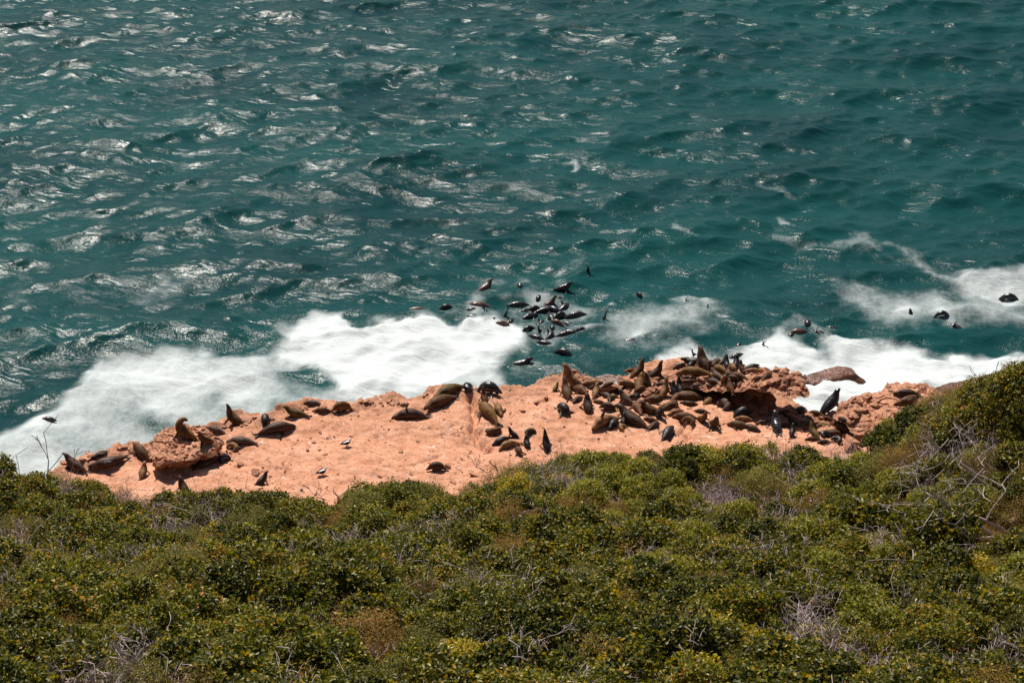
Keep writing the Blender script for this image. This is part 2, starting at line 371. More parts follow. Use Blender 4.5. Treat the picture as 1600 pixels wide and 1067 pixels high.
def build_sea():
    xs = axis(-60, 60, 0.24, -4000, 4000); ys = axis(74, 178, 0.24, 60, 9000)
    X, Y = np.meshgrid(xs, ys)
    fade = sstep(900, 200, np.hypot(X, Y))
    h = oc_sample(OC[0], X, Y); dx = oc_sample(OC[1], X, Y); dy = oc_sample(OC[2], X, Y)
    inner = (np.abs(X) < 75) & (Y < 200) & (Y > 68)
    foam = np.zeros(X.shape); foam[inner] = foam_at(X[inner], Y[inner])
    Z = h * fade * (1 - 0.45 * np.clip(foam, 0, 1))
    lump = fbm(X * 0.42, Y * 0.36, 31, 4) * 0.95 + fbm(X * 1.5, Y * 1.5, 33, 3) * 0.30
    Z = Z + np.where(inner, np.clip(foam, 0, 1) * (lump + 0.08), 0)
    V = np.stack([X - 0.9 * dx * fade, Y - 0.9 * dy * fade, Z], -1).reshape(-1, 3)
    me = mesh_from('sea', V, grid_faces(len(xs), len(ys)))
    fattr(me, 'foam', foam)
    o = link('sea', me, M_SEA); tag(o, kind='structure')
    return o, V, X.shape
SEA, SEA_V, SEA_S = build_sea()

# ------------------------------------------------------------------ rock ledge
EDGE = [(-120, 800), (-40, 770), (20, 757), (70, 740), (100, 720), (130, 707), (185, 694), (225, 689), (300, 676), (345, 663), (372, 652), (440, 641), (480, 628), (560, 621), (600, 623), (645, 621),
        (670, 605), (700, 599), (740, 604), (800, 602), (850, 588), (878, 578), (905, 580), (930, 592), (965, 590), (985, 576), (1010, 569), (1050, 567), (1100, 572), (1200, 592), (1250, 628),
        (1275, 637), (1300, 632), (1340, 616), (1400, 604), (1440, 601), (1475, 612), (1520, 616), (1600, 640), (1750, 680)]
_ex, _ey = atn([e[0] for e in EDGE], [e[1] for e in EDGE], 2.0)
FOOT = [(-200, 765), (0, 742), (80, 742), (150, 752), (230, 775), (300, 785), (360, 775), (430, 770), (480, 790), (560, 785), (640, 772), (700, 772), (760, 758), (800, 738), (880, 710), (950, 697), (1000, 701), (1050, 696),
        (1120, 694), (1200, 694), (1280, 702), (1340, 702), (1380, 686), (1420, 664), (1480, 646), (1600, 640), (1800, 640)]
_fx, _fy = atn([e[0] for e in FOOT], [e[1] + 46 + 14 * float(sstep(820, 900, e[0]) * sstep(1480, 1380, e[0])) + 10 * math.exp(-((e[0] - 1290) / 90) ** 2) for e in FOOT], 2.0)
CRACKS = [([(735, 622), (742, 645), (738, 668), (750, 688), (762, 697)], 0.16, 0.22), ([(372, 726), (400, 722), (425, 731), (452, 735)], 0.10, 0.10), ([(600, 735), (640, 728), (690, 708)], 0.08, 0.07),
          ([(1064, 652), (1068, 668), (1062, 682)], 0.10, 0.14), ([(1084, 664), (1078, 680), (1072, 690)], 0.08, 0.12), ([(440, 690), (470, 700), (452, 735)], 0.08, 0.06), ([(835, 610), (880, 602), (905, 596)], 0.1, 0.08),
          ([(560, 640), (600, 660), (590, 690), (620, 720)], 0.08, 0.05), ([(290, 748), (330, 742), (360, 752)], 0.1, 0.1), ([(860, 628), (840, 632)], 0.12, 0.10), ([(1030, 668), (1046, 690)], 0.08, 0.1)]
def ledge_z(x, y):
    ey = np.interp(x, _ex, _ey)
    d = (ey - y) + 1.1 * fbm(x * 0.5, y * 0.5, 41, 4) + 0.35 * fbm(x * 2.4, y * 2.4, 47, 2)
    z = 2.0 + 0.30 * fbm(x * 0.16, y * 0.2, 43, 4) + 0.07 * fbm(x * 0.9, y * 0.9, 44, 4)
    z += 0.05 * np.clip(_rg(x * 0.7, y * 0.9) - 0.25, 0, 1)
    z += 0.075 * np.floor((fbm(x * 0.13 + 0.05 * y, y * 0.22, 57, 5) + 0.5) * 11)  - 0.4
    # broken strata: ledges a hand high near the sea edge
    t = np.clip(d / 3.2, 0, 1)
    rag = 0.85 * (1 - t) * (np.floor((fbm(x * 0.8, y * 1.1, 51, 3) + 0.5) * 7) / 7 - 0.35)
    z += rag
    out = np.clip(-d, 0, 6)
    lay = np.floor(out * 3.2 + fbm(x * 1.3, y * 1.3, 53, 3) * 1.2) / 3.2
    z -= np.where(d < 0.0, 2.6 * np.clip(lay, 0, 6) + 0.2, 0)
    for pl, w, dep in CRACKS:
        px, py = atn([p[0] for p in pl], [p[1] for p in pl], 2.0)
        sel = (x > px.min() - 1) & (x < px.max() + 1) & (y > py.min() - 1.5) & (y < py.max() + 1.5)
        if not np.any(sel): continue
        xs, ys = x[sel] + 0.25 * fbm(x[sel] * 2, y[sel] * 2, 61, 2), y[sel] + 0.4 * fbm(x[sel] * 2, y[sel] * 2, 62, 2)
        d2 = np.full(xs.shape, 1e9)
        for i in range(len(px) - 1):
            ax, ay, bx, by = px[i], py[i], px[i + 1], py[i + 1]
            tt = np.clip(((xs - ax) * (bx - ax) + (ys - ay) * (by - ay)) / ((bx - ax) ** 2 + (by - ay) ** 2 + 1e-9), 0, 1)
            d2 = np.minimum(d2, np.hypot(xs - ax - tt * (bx - ax), ys - ay - tt * (by - ay)))
        z[sel] -= 2.0 * dep * np.exp(-(d2 / w) ** 2)
    return np.maximum(z, -3.0), np.clip(1.0 - (d - 0.2) / 2.4 + 0.5 * sstep(4, 9, x) * sstep(1.0, -0.5, y - 92) * (y > 86), 0, 1)
def _rg(x, y): return 1 - np.abs(fbm(x, y, 45, 4)) * 6
def build_ledge():
    xs = np.arange(-34, 36, 0.12); ys = np.arange(70, 104, 0.13)
    X, Y = np.meshgrid(xs, ys)
    Z, e = ledge_z(X.ravel(), Y.ravel()); Z = Z.reshape(X.shape)
    jx = 0.05 * (vnoise(X * 5, Y * 5, 71) - 0.5); jy = 0.05 * (vnoise(X * 5, Y * 5, 72) - 0.5)
    V = np.stack([X + jx, Y + jy, Z], -1).reshape(-1, 3)
    me = mesh_from('rock_ledge', V, grid_faces(len(xs), len(ys)), True)
    fattr(me, 'rough_edge', np.clip(e + 0.5 * (vnoise(X.ravel() * 0.6, Y.ravel() * 0.6, 77) - 0.62), 0, 1))
    o = link('rock_ledge', me, M_ROCK); tag(o, 'flat orange sandstone ledge between scrub and surf', kind='structure')
    return o, V, me
LEDGE, LEDGE_V, LEDGE_M = build_ledge()

def rock_block(name, outline, ztop, zbot, under, seed, mat, rough=0.12, nl=12, na=230, edge_drop=0.12, back=0.0):
    """a broken sandstone block: ragged top, layered sides cut back under the rim. outline: world (x, y)"""
    rng = np.random.default_rng(seed)
    P = np.array(outline, float); Q = np.vstack([P, P[:1]])
    seg = np.hypot(*np.diff(Q, axis=0).T); cum = np.r_[0, np.cumsum(seg)]
    s = np.linspace(0, cum[-1], na, endpoint=False)
    ox, oy = np.interp(s, cum, Q[:, 0]), np.interp(s, cum, Q[:, 1])
    cx, cy = P.mean(0); cy += back
    dx, dy = ox - cx, oy - cy
    per = 1 + 0.10 * fbm(ox * 1.3, oy * 1.3, seed, 4) * 2
    zt = ztop if callable(ztop) else (lambda x, y: ztop + 0 * x)
    rings = []; edge = []
    nt_ = 40
    for i in range(nt_):
        r = (i + 0.02) / (nt_ - 1)
        x, y = cx + dx * per * r, cy + dy * per * r
        q = np.floor((fbm(x * 1.0, y * 1.2, seed + 3, 4) + 0.5) * 8) / 8 - 0.5
        z = zt(x, y) + rough * 3.2 * q + rough * 1.6 * fbm(x * 2.6, y * 2.6, seed + 4, 3) - edge_drop * r ** 8
        rings.append(np.stack([x, y, z], -1)); edge.append(np.full(na, 0.25 + 0.75 * r ** 3))
    top = rings[-1]
    R = np.hypot(dx, dy) + 1e-6; ux, uy = dx / R, dy / R
    for j in range(1, nl + 1):
        t = j / nl
        lay = (rng.random() - 0.5) * 0.22 * rough / 0.12 * 0.9
        cut = under * min(1, t * (7.0 if under > .5 else 3.0)) ** 0.8 * (0.2 + 0.8 * sstep(0.25, -0.35, uy)) * (0.75 + 0.5 * vnoise(ox * 1.1, oy * 1.1 + t * 2, seed + 9))
        rr = R * per - cut + lay + 0.35 * rough / 0.12 * fbm(ox * 1.6 + j * 0.4, oy * 1.6, seed + 20 + j // 2, 3)
        rr = np.maximum(rr, 0.15 * R)
        z = top[:, 2] * (1 - t) + zbot * t
        rings.append(np.stack([cx + ux * rr, cy + uy * rr, z], -1)); edge.append(np.ones(na))
    V = np.concatenate(rings); n = len(rings)
    i = np.arange(n - 1)[:, None] * na + np.arange(na)[None, :]; k = np.arange(n - 1)[:, None] * na + (np.arange(na)[None, :] + 1) % na
    F = np.stack([i, i + na, k + na, k], -1).reshape(-1, 4)
    me = mesh_from(name, V, F, False); fattr(me, 'rough_edge', np.concatenate(edge))
    o = link(name, me, mat)
    return o
def wpx(pts, z):
    return [tuple(at(u, v, z(u) if callable(z) else z).xy) for u, v in pts]
BLOCKS = []
b = rock_block('sandstone_boulder', wpx([(233, 702), (240, 680), (252, 664), (275, 659), (318, 667), (344, 682), (338, 698), (300, 712), (262, 722), (240, 716)], 3.0), 3.0, 1.3, 0.5, 101, M_ROCK, 0.20, back=0.2)
tag(b, 'big undercut orange boulder with two seals on top, casting dark shadow', 'boulder'); BLOCKS.append(b)
zo = lambda u: float(np.interp(u, [1030, 1110, 1165, 1270], [2.15, 2.6, 3.4, 3.6]))
_xo = [at(u_, 590, zo(u_)).x for u_ in (1030, 1110, 1165, 1270)]
OUTC = rock_block('rock_outcrop', wpx([(1036, 588), (1048, 573), (1075, 564), (1100, 562), (1150, 568), (1200, 575), (1240, 584), (1262, 600), (1266, 612), (1240, 616), (1195, 611), (1160, 604), (1110, 606), (1060, 598)], zo),
                  lambda x, y: np.interp(x, _xo, [2.15, 2.6, 3.4, 3.6]), 0.6, 2.3, 102, M_ROCK, 0.16, back=0.75)
tag(OUTC, 'raised broken sandstone outcrop with dark overhang, crowded with seals', 'rock outcrop'); BLOCKS.append(OUTC)
PLAT = rock_block('rock_outcrop', wpx([(1300, 648), (1318, 626), (1345, 613), (1385, 603), (1425, 600), (1458, 606), (1474, 622), (1464, 640), (1420, 652), (1372, 668), (1335, 672)], 2.7), 2.7, 1.2, 0.35, 103, M_ROCK, 0.15)
tag(PLAT, 'pale pinkish layered rock hump under two seals beside the scrub', 'rock outcrop'); BLOCKS.append(PLAT)
b = rock_block('wave_washed_rock', wpx([(1205, 590), (1245, 577), (1285, 569), (1312, 564), (1334, 568), (1344, 580), (1300, 590), (1240, 600)], 0.3), lambda x, y: np.interp(x, [at(1225, 580, .2).x, at(1290, 580, .2).x, at(1330, 575, .3).x], [-0.15, 0.08, 0.22]), -1.0, -0.9, 104, M_ROCK, 0.05, edge_drop=0.25)
tag(b, 'low wet brown rock awash in white surf off the outcrop', 'rock'); BLOCKS.append(b)
b = rock_block('wave_washed_rock', wpx([(1448, 606), (1485, 594), (1530, 585), (1580, 576), (1640, 580), (1640, 610), (1560, 612), (1490, 616)], 0.6), 0.55, -1.0, -0.4, 105, M_ROCK, 0.05)
tag(b, 'dark wet rock shelf in surf behind the tall green shrub', 'rock'); BLOCKS.append(b)
b = rock_block('dark_rock', wpx([(925, 596), (930, 585), (950, 582), (972, 586), (976, 598), (955, 603), (935, 603)], 2.2), 2.2, 0.5, 0.05, 106, M_WET, 0.05)
tag(b, 'small black wet rock on the sea edge beside a tan seal', 'rock'); BLOCKS.append(b)

# ------------------------------------------------------------------ hillside
def hill_z(x, y):
    x = np.asarray(x, float); y = np.asarray(y, float)
    fy = np.interp(x, _fx, _fy); d = fy - y
    # towards the viewer the contour straightens out
    fm = 80.5
    dd = d + (fm - fy) * sstep(4, 26, d)
    z = 1.95 + 0.478 * np.maximum(dd, 0) * 1.0 + 0.5 * (np.sqrt(np.maximum(d, 0) + 0.2) - 0.45) * sstep(18, 3, d)
    z += 1.1 * fbm(x * 0.11, y * 0.11, 81, 3) * sstep(2, 14, d) + 0.35 * fbm(x * 0.5, y * 0.5, 83, 2) * sstep(0.5, 5, d)
    spur = sstep(12.0, 21.5, x) * np.exp(-((y - 66) / 13.0) ** 2) * 5.6
    z += spur * sstep(0, 6, d)
    return np.where(d > -0.3, z, 1.95 + (d + 0.3) * 1.2)
def build_hill():
    xs = axis(-32, 36, 0.5, -400, 400); ys = np.concatenate([np.arange(-60, 20, 2.0), np.arange(20, 90, 0.5)])
    X, Y = np.meshgrid(xs, ys); Z = hill_z(X, Y)
    me = mesh_from('hillside', np.stack([X, Y, np.maximum(Z, -4)], -1).reshape(-1, 3), grid_faces(len(xs), len(ys)))
    return tag(link('hillside', me, M_SOIL), kind='structure')
HILL = build_hill()

# one ray caster for everything solid a seal, gull or stone can rest on
def bvh_of(objs):
    vs, fs = [], []
    for o in objs:
        me = o.data; n = len(me.vertices); co = np.empty(n * 3, np.float32); me.vertices.foreach_get('co', co)
        k = me.polygons[0].loop_total; idx = np.empty(len(me.loops), np.int32); me.loops.foreach_get('vertex_index', idx)
        base = len(vs); vs.extend(map(Vector, co.reshape(-1, 3).tolist())); fs.extend((idx.reshape(-1, k) + base).tolist())
    return BVHTree.FromPolygons(vs, fs)
LAND = bvh_of([LEDGE] + BLOCKS)
def land_hit(u, v):
    d = ray(u, v).normalized(); h = LAND.ray_cast(Vector((0, 0, CAM_Z)), d)
    return h[0] if h[0] is not None else at(u, v, 2.0)
def land_z(x, y):
    h = LAND.ray_cast(Vector((x, y, 20)), Vector((0, 0, -1)))
    return h[0].z if h[0] is not None else 0.0
def sea_z(x, y):
    i = int(round((y - 74) / 0.24)); j = int(round((x + 60) / 0.24))
    pre_y = SEA_S[0]; return float(oc_sample(OC[0], np.array([x]), np.array([y]))[0])
# ------------------------------------------------------------------ fur seals
def catmull(P, n):
    P = np.array(P, float); m = len(P); out = []
    Q = np.vstack([2 * P[0] - P[1], P, 2 * P[-1] - P[-2]])
    for t in np.linspace(0, m - 1 - 1e-6, n):
        i = int(t); f = t - i; a, b, c, d = Q[i], Q[i + 1], Q[i + 2], Q[i + 3]
        out.append(0.5 * (2 * b + (c - a) * f + (2 * a - 5 * b + 4 * c - d) * f * f + (3 * b - a - 3 * c + d) * f ** 3))
    return np.array(out)
def loft(P, n=34, seg=14, up=(0, 0, 1), keep_up=False):
    """tube through rows (x, y, z, half width, half height); frames carried along the spine"""
    R = catmull(P, n); c = R[:, :3]; w = np.maximum(R[:, 3], 0.004); h = np.maximum(R[:, 4], 0.003)
    T = np.gradient(c, axis=0); T /= np.linalg.norm(T, axis=1)[:, None] + 1e-9
    U = np.array(up, float); V = []
    a = np.linspace(0, 2 * np.pi, seg, endpoint=False)
    for i in range(n):
        u = (np.array(up, float) if keep_up else U) ; u = u - T[i] * u.dot(T[i]); u /= np.linalg.norm(u) + 1e-9; U = u
        s = np.cross(u, T[i])
        V.append(c[i] + np.cos(a)[:, None] * s * w[i] + np.sin(a)[:, None] * u * h[i])
    V = np.concatenate(V); F = []
    for i in range(n - 1):
        for j in range(seg):
            F.append((i * seg + j, i * seg + (j + 1) % seg, (i + 1) * seg + (j + 1) % seg, (i + 1) * seg + j))
    v0 = len(V); V = np.vstack([V, c[0], c[-1]])
    for j in range(seg):
        F.append((v0, (j + 1) % seg, j, j)); F.append((v0 + 1, (n - 1) * seg + j, (n - 1) * seg + (j + 1) % seg, (n - 1) * seg + (j + 1) % seg))
    return V, [tuple(dict.fromkeys(f)) for f in F], c
def fl(*rows): return list(rows)
def fore(x, y, z, dirs, wid=0.055):      # a fore flipper from the shoulder through offsets
    pts = [(x, y, z)]
    for d in dirs: pts.append(tuple(np.array(pts[-1]) + np.array(d)))
    ws = [wid, wid * 1.05, wid * 0.85, wid * 0.35]; hs = [0.035, 0.022, 0.014, 0.008]
    return [p + (ws[min(i, 3)], hs[min(i, 3)]) for i, p in enumerate(pts)]
TAIL = [(-.50, .02, .03), (-.42, .045, .038), (-.28, .085, .07)]
LIE = [(-.50, 0, .03, .03, .022), (-.42, 0, .05, .055, .042), (-.28, 0, .085, .10, .085), (-.08, 0, .122, .148, .122), (.10, 0, .128, .152, .128), (.22, 0, .115, .125, .112),
       (.315, 0, .095, .09, .088), (.385, 0, .085, .074, .07), (.435, 0, .072, .062, .056), (.475, 0, .058, .043, .038), (.505, 0, .05, .024, .022)]
def bend(P, k): return [(x, y + k * x * x * (1 if x > 0 else 1.3), z, w, h) for x, y, z, w, h in P]
def hind(x, y, z, dx=-.12, sp=.05, dz=0.0):
    return [[(x + .05, y + s * .02, z, .03, .025), (x, y + s * .04, z * .7 + dz * .3, .034, .016), (x + dx * .6, y + s * (.04 + sp * .7), .014 + dz * .7, .036, .010), (x + dx, y + s * (.045 + sp), .010 + dz, .014, .006)] for s in (-1, 1)]
FORE_FLAT = [fore(.12, s * .10, .07, [(-.02, s * .08, -.035), (-.08, s * .07, -.018), (-.09, s * .03, -.004)]) for s in (-1, 1)]
FORE_SIT = [fore(.08, s * .10, .22, [(.05, s * .06, -.10), (.03, s * .05, -.09), (.06, s * .06, -.015)], .05) for s in (-1, 1)]
def sit_spine(top, fat=1.0):
    return [(-.42, 0, .03, .03, .022), (-.36, 0, .06, .07, .055), (-.25, 0, .11, .125, .108), (-.12, 0, .15, .158, .148), (.0, 0, .205, .162 * fat, .15), (.09, 0, .285, .145 * fat, .135 * fat)] + top
POSES = {
    'lie': (LIE, FORE_FLAT + hind(-.48, 0, .03)),
    'bend': (bend(LIE, .75), FORE_FLAT + hind(-.46, .22, .03)),
    'bow': (bend(LIE, -.6), [FORE_FLAT[0], fore(.10, .06, .16, [(-.02, .07, .06), (-.07, .05, .03), (-.07, .03, .0)])] + hind(-.46, -.17, .03)),
    'side': (bend(LIE, .35), [fore(.10, .02, .19, [(-.01, .02, .10), (-.03, .03, .10), (-.05, .02, .06)]), FORE_FLAT[0]] + hind(-.48, .1, .05, -.12, .03, .08)),
    'half': ([(-.50, 0, .03, .03, .022), (-.42, 0, .05, .055, .042), (-.28, 0, .088, .102, .088), (-.08, 0, .125, .148, .125), (.08, 0, .155, .15, .135), (.18, 0, .205, .125, .118), (.245, 0, .265, .095, .095),
              (.29, 0, .315, .075, .074), (.335, 0, .335, .064, .058), (.385, 0, .335, .044, .038), (.42, 0, .33, .024, .022)], [fore(.10, s * .10, .12, [(.01, s * .07, -.06), (-.01, s * .07, -.04), (-.06, s * .05, -.008)]) for s in (-1, 1)] + hind(-.48, 0, .03)),
    'sit': (sit_spine([(.14, 0, .365, .113, .108), (.165, 0, .435, .088, .088), (.19, 0, .49, .074, .072), (.235, 0, .515, .064, .058), (.285, 0, .51, .044, .038), (.32, 0, .503, .024, .022)]), FORE_SIT + hind(-.42, 0, .03)),
    'sky': (sit_spine([(.14, 0, .37, .112, .108), (.165, 0, .445, .088, .088), (.185, 0, .51, .072, .07), (.212, 0, .562, .062, .058), (.25, 0, .605, .043, .038), (.278, 0, .635, .023, .022)]), FORE_SIT + hind(-.42, 0, .03)),
    'bull': (sit_spine([(.14, 0, .375, .142, .138), (.165, 0, .445, .118, .115), (.195, 0, .51, .092, .09), (.24, 0, .55, .08, .072), (.295, 0, .556, .056, .046), (.335, 0, .55, .03, .027)], 1.12), FORE_SIT + hind(-.42, 0, .03)),
    'arch': ([(-.46, 0, .03, .03, .022), (-.38, 0, .055, .065, .05), (-.24, 0, .10, .118, .10), (-.06, 0, .14, .152, .135), (.08, 0, .20, .152, .142), (.15, .02, .295, .13, .122), (.15, .05, .385, .098, .096),
              (.10, .075, .445, .076, .074), (.04, .085, .465, .062, .056), (-.015, .09, .455, .042, .036), (-.05, .09, .445, .023, .022)], FORE_SIT + hind(-.44, 0, .03)),
    'curl': ([(.17 * math.cos(a), .20 * math.sin(a), z, w, h) for a, z, w, h in ((-2.5, .03, .03, .022), (-2.1, .06, .06, .05), (-1.5, .10, .11, .09), (-.8, .13, .135, .125), (0, .14, .14, .135), (.7, .13, .115, .115), (1.25, .11, .08, .085), (1.65, .09, .062, .06), (1.95, .07, .04, .036), (2.15, .06, .018, .018))],
             [fore(.24, -.06, .12, [(.08, -.02, -.05), (.06, -.05, -.04), (.02, -.07, -.01)])] + [[(-.2, -.14, .04, .03, .02), (-.22, -.06, .03, .035, .014), (-.2, .02, .02, .015, .008)]]),
    'hunch': ([(-.36, 0, .03, .03, .022), (-.30, 0, .07, .07, .06), (-.19, 0, .14, .125, .13), (-.05, 0, .185, .15, .165), (.08, 0, .19, .145, .16), (.19, 0, .165, .115, .12), (.27, .01, .12, .08, .08), (.33, .02, .09, .06, .055), (.385, .03, .065, .036, .032), (.42, .035, .055, .017, .017)],
              [fore(.10, s * .10, .12, [(.06, s * .08, -.07), (.05, s * .07, -.03), (.03, s * .06, -.008)]) for s in (-1, 1)] + hind(-.36, 0, .03)),
    'dive': ([(-.46, 0, -.14, .03, .022), (-.38, 0, -.06, .055, .045), (-.22, 0, .06, .095, .085), (-.04, 0, .12, .125, .11), (.12, 0, .10, .12, .105), (.26, 0, .01, .09, .085), (.36, 0, -.08, .06, .06), (.44, 0, -.17, .035, .033), (.48, 0, -.21, .016, .016)], hind(-.44, 0, -.1, -.12, .03, -.12)),
    'tail': ([(-.20, 0, .34, .03, .02), (-.19, 0, .25, .05, .04), (-.14, 0, .12, .08, .07), (-.05, 0, .02, .11, .1), (.10, 0, -.08, .12, .11), (.28, 0, -.15, .08, .08), (.40, 0, -.18, .05, .05)],
             [[(-.19, s * .02, .30, .03, .02), (-.22, s * .07, .40, .04, .014), (-.26, s * .13, .47, .03, .010), (-.30, s * .16, .50, .012, .006)] for s in (-1, 1)]),
    'wave': (bend([(x, y, z - .06, w, h) for x, y, z, w, h in LIE], .4), [fore(.08, .10, .06, [(-.02, .03, .12), (-.05, .02, .12), (-.07, .0, .07)]), fore(.08, -.10, .04, [(-.02, -.08, -.03), (-.07, -.06, -.02), (-.05, -.03, 0)])] + hind(-.46, .1, -.02, -.12, .04, .10)),
}
def make_pose(nm):
    spine, flips = POSES[nm]
    spine = [(x, y, z * 1.04, w * .97, h * .98) for x, y, z, w, h in spine]
    V, F, c = loft(spine, 36, 16); Vs, Fs = [V], list(F); base = len(V)
    fpts = []
    for f in flips:
        f = [p[:3] + (p[3], p[4]) for p in f]
        upv = (0, 0, 1)
        d = np.array(f[-1][:3]) - np.array(f[0][:3]); d /= np.linalg.norm(d)
        if abs(d[2]) > 0.75: upv = (1, 0, 0)
        v, ff, cc = loft(f, 12, 8, upv, True); Vs.append(v); Fs += [tuple(i + base for i in q) for q in ff]; base += len(v); fpts.append(cc[3:])
    if nm not in ('dive', 'tail'):        # small ear flaps
        hd = np.array(spine[-4][:3]); fw = np.array(spine[-2][:3]) - hd; fw /= np.linalg.norm(fw); sd = np.cross((0, 0, 1), fw); n_ = np.linalg.norm(sd); sd = sd / n_ if n_ > .2 else np.array((0, 1., 0))
        for s in (-1, 1):
            e = [tuple(hd + sd * s * .04) + (.014, .014), tuple(hd + sd * s * .062 - fw * .02) + (.012, .010), tuple(hd + sd * s * .072 - fw * .045) + (.006, .006)]
            v, ff, cc = loft(e, 6, 6); Vs.append(v); Fs += [tuple(i + base for i in q) for q in ff]; base += len(v)
    me0 = bpy.data.meshes.new('tmp'); me0.from_pydata(np.concatenate(Vs).tolist(), [], Fs)
    o = bpy.data.objects.new('tmp', me0); COL.objects.link(o)
    r = o.modifiers.new('r', 'REMESH'); r.mode = 'VOXEL'; r.voxel_size = 0.0125
    s = o.modifiers.new('s', 'SMOOTH'); s.factor = 0.5; s.iterations = 3
    dg = bpy.context.evaluated_depsgraph_get(); me = bpy.data.meshes.new_from_object(o.evaluated_get(dg))
    bpy.data.objects.remove(o); bpy.data.meshes.remove(me0)
    me.name = 'fur_seal_' + nm
    n = len(me.vertices); co = np.empty(n * 3, np.float32); me.vertices.foreach_get('co', co); co = co.reshape(-1, 3)
    dB = np.min(np.linalg.norm(co[:, None] - c[None, ::2], axis=2) / np.maximum(0.02, catmull(spine, 36)[::2, 3])[None], axis=1)
    skin = np.zeros(n)
    if fpts:
        fp = np.concatenate(fpts); dF = np.min(np.linalg.norm(co[:, None] - fp[None], axis=2), axis=1)
        skin = sstep(.055, .03, dF) * sstep(0.95, 1.25, dB)
    nose = np.array(spine[-1][:3]); skin = np.maximum(skin, sstep(.045, .02, np.linalg.norm(co - nose, axis=1)))
    fattr(me, 'skin', skin); me.materials.append(M_FUR)
    me.polygons.foreach_set('use_smooth', np.ones(len(me.polygons), bool))
    return me
POSE_ME = {k: make_pose(k) for k in POSES}
TONE = {'dark': (.070, .037, .021, .85), 'brown': (.118, .058, .027, 1), 'red': (.15, .062, .029, 1), 'tan': (.25, .13, .062, 1), 'gold': (.18, .09, .028, 1), 'olive': (.13, .080, .028, 1),
        'grey': (.125, .08, .06, 1), 'black': (.026, .018, .015, .6), 'wet': (.026, .021, .021, .05), 'wbrown': (.11, .056, .038, .2)}
SEALS = []; rs = random.Random(4)
def put_seal(pose, loc, head, L, tone, label, group, pitch=0.0, roll=0.0, flip=1):
    o = bpy.data.objects.new('fur_seal', POSE_ME[pose]); COL.objects.link(o)
    o.location = loc; o.rotation_mode = 'QUATERNION'
    o.rotation_quaternion = Matrix.Rotation(math.radians(head), 3, 'Z').to_quaternion() @ Euler((math.radians(roll), -pitch, 0)).to_quaternion()
    o.scale = (L, L * flip * rs.uniform(.9, 1.14), L * rs.uniform(.92, 1.12)); o.color = TONE[tone]
    tag(o, label, 'seal', group); SEALS.append(o)
    return o
def S(pose, u, v, head, L, tone, label, flip=1, group='fur seals hauled out on the rocks'):
    """a seal on land: pixel of its middle on the rock, heading in degrees (0 right, 90 out to sea), length in m"""
    L *= (.88 if pose in ('sit', 'sky', 'bull') else .98) * (1.08 if u > 900 else 1.0)
    p = land_hit(u, v); h = math.radians(head); c, s = math.cos(h), math.sin(h)
    q = 0.3 * L
    z1, z2, z0 = land_z(p.x + c * q, p.y + s * q), land_z(p.x - c * q, p.y - s * q), land_z(p.x, p.y)
    pit = max(-.5, min(.5, math.atan2(z1 - z2, 2 * q))); z = max(z0, (z1 + z2) / 2)
    if abs(z1 - z2) > 0.55: pit *= 0.4; z = z0
    if abs(z - p.z) > 0.3: pit = 0.0; z = p.z - 0.05
    put_seal(pose, (p.x, p.y, z - 0.015 * L), head + rs.uniform(-4, 4), L, tone, label, group, pit, rs.uniform(-5, 5), flip)
def D(pose, u1, v1, u2, v2, tone, label, flip=1, k=1.0):
    """a stretched-out seal on land given by the pixels of nose and tail"""
    a, b = land_hit(u1, v1), land_hit(u2, v2)
    if abs(a.z - b.z) > 0.9: b = at(u2, v2, a.z)
    d = a - b; L = max(0.7, min(2.3, d.xy.length / 1.05)) * k
    m = (a + b) / 2; uu, vv = proj(np.array([m.x]), np.array([m.y]), np.array([m.z]))
    S(pose, float(uu[0]), float(vv[0]), math.degrees(math.atan2(d.y, d.x)), L, tone, label, flip)
def W(pose, u, v, head, L, tone, label, sink=0.10, flip=1):
    """a seal in the water"""
    p = at(u, v, 0.12); x, y = p.x, p.y
    z = max(sea_z(x, y), -0.05)
    p = at(u, v, z); L *= .93; sink += .045
    put_seal(pose, (p.x, p.y, z - sink * L), head, L, tone, label, 'fur seals swimming off the ledge', rs.uniform(-.1, .1), rs.uniform(-15, 15), flip)

# --- left end of the ledge
S('half', 116, 729, 152, 1.6, 'dark', 'dark brown seal behind bare twigs at the left tip of the ledge, head raised')
D('bow', 145, 722, 172, 706, 'dark', 'dark seal half hidden behind a bigger arched one near the left tip')
S('bow', 171, 727, 200, 1.95, 'dark', 'big dark brown seal arched on its belly, left of the undercut boulder')
D('lie', 207, 712, 236, 708, 'brown', 'small brown seal with nose to the left, against the boulder side')
S('sit', 224, 742, 80, 1.25, 'tan', 'sandy brown seal sitting upright at the foot of the boulder, back to viewer')
S('arch', 285, 683, 172, 1.7, 'gold', 'golden brown seal on top of the boulder, head curled back', -1)
S('sit', 318, 693, 200, 1.35, 'brown', 'brown seal sitting at the right rim of the boulder')
D('lie', 319, 674, 356, 679, 'grey', 'dusty grey brown seal lying flat just behind the boulder')
D('lie', 352, 691, 402, 694, 'grey', 'thick grey brown seal lying sideways right of the boulder')
S('curl', 362, 702, 60, 1.05, 'tan', 'rounded tan seal curled in front of a grey brown one, right of the boulder')
S('curl', 352, 722, 150, 1.2, 'wet', 'shiny black seal curled at the foot of the boulder in its shadow edge')
D('lie', 300, 734, 333, 722, 'dark', 'dark seal lying in the shade under the boulder')
D('lie', 464, 666, 400, 682, 'dark', 'long dark brown seal stretched on bare rock, tail to the left, left of the gulls')
S('sky', 363, 661, 160, 1.7, 'brown', 'brown seal sitting on the ledge rim above the boulder, nose pointed up')
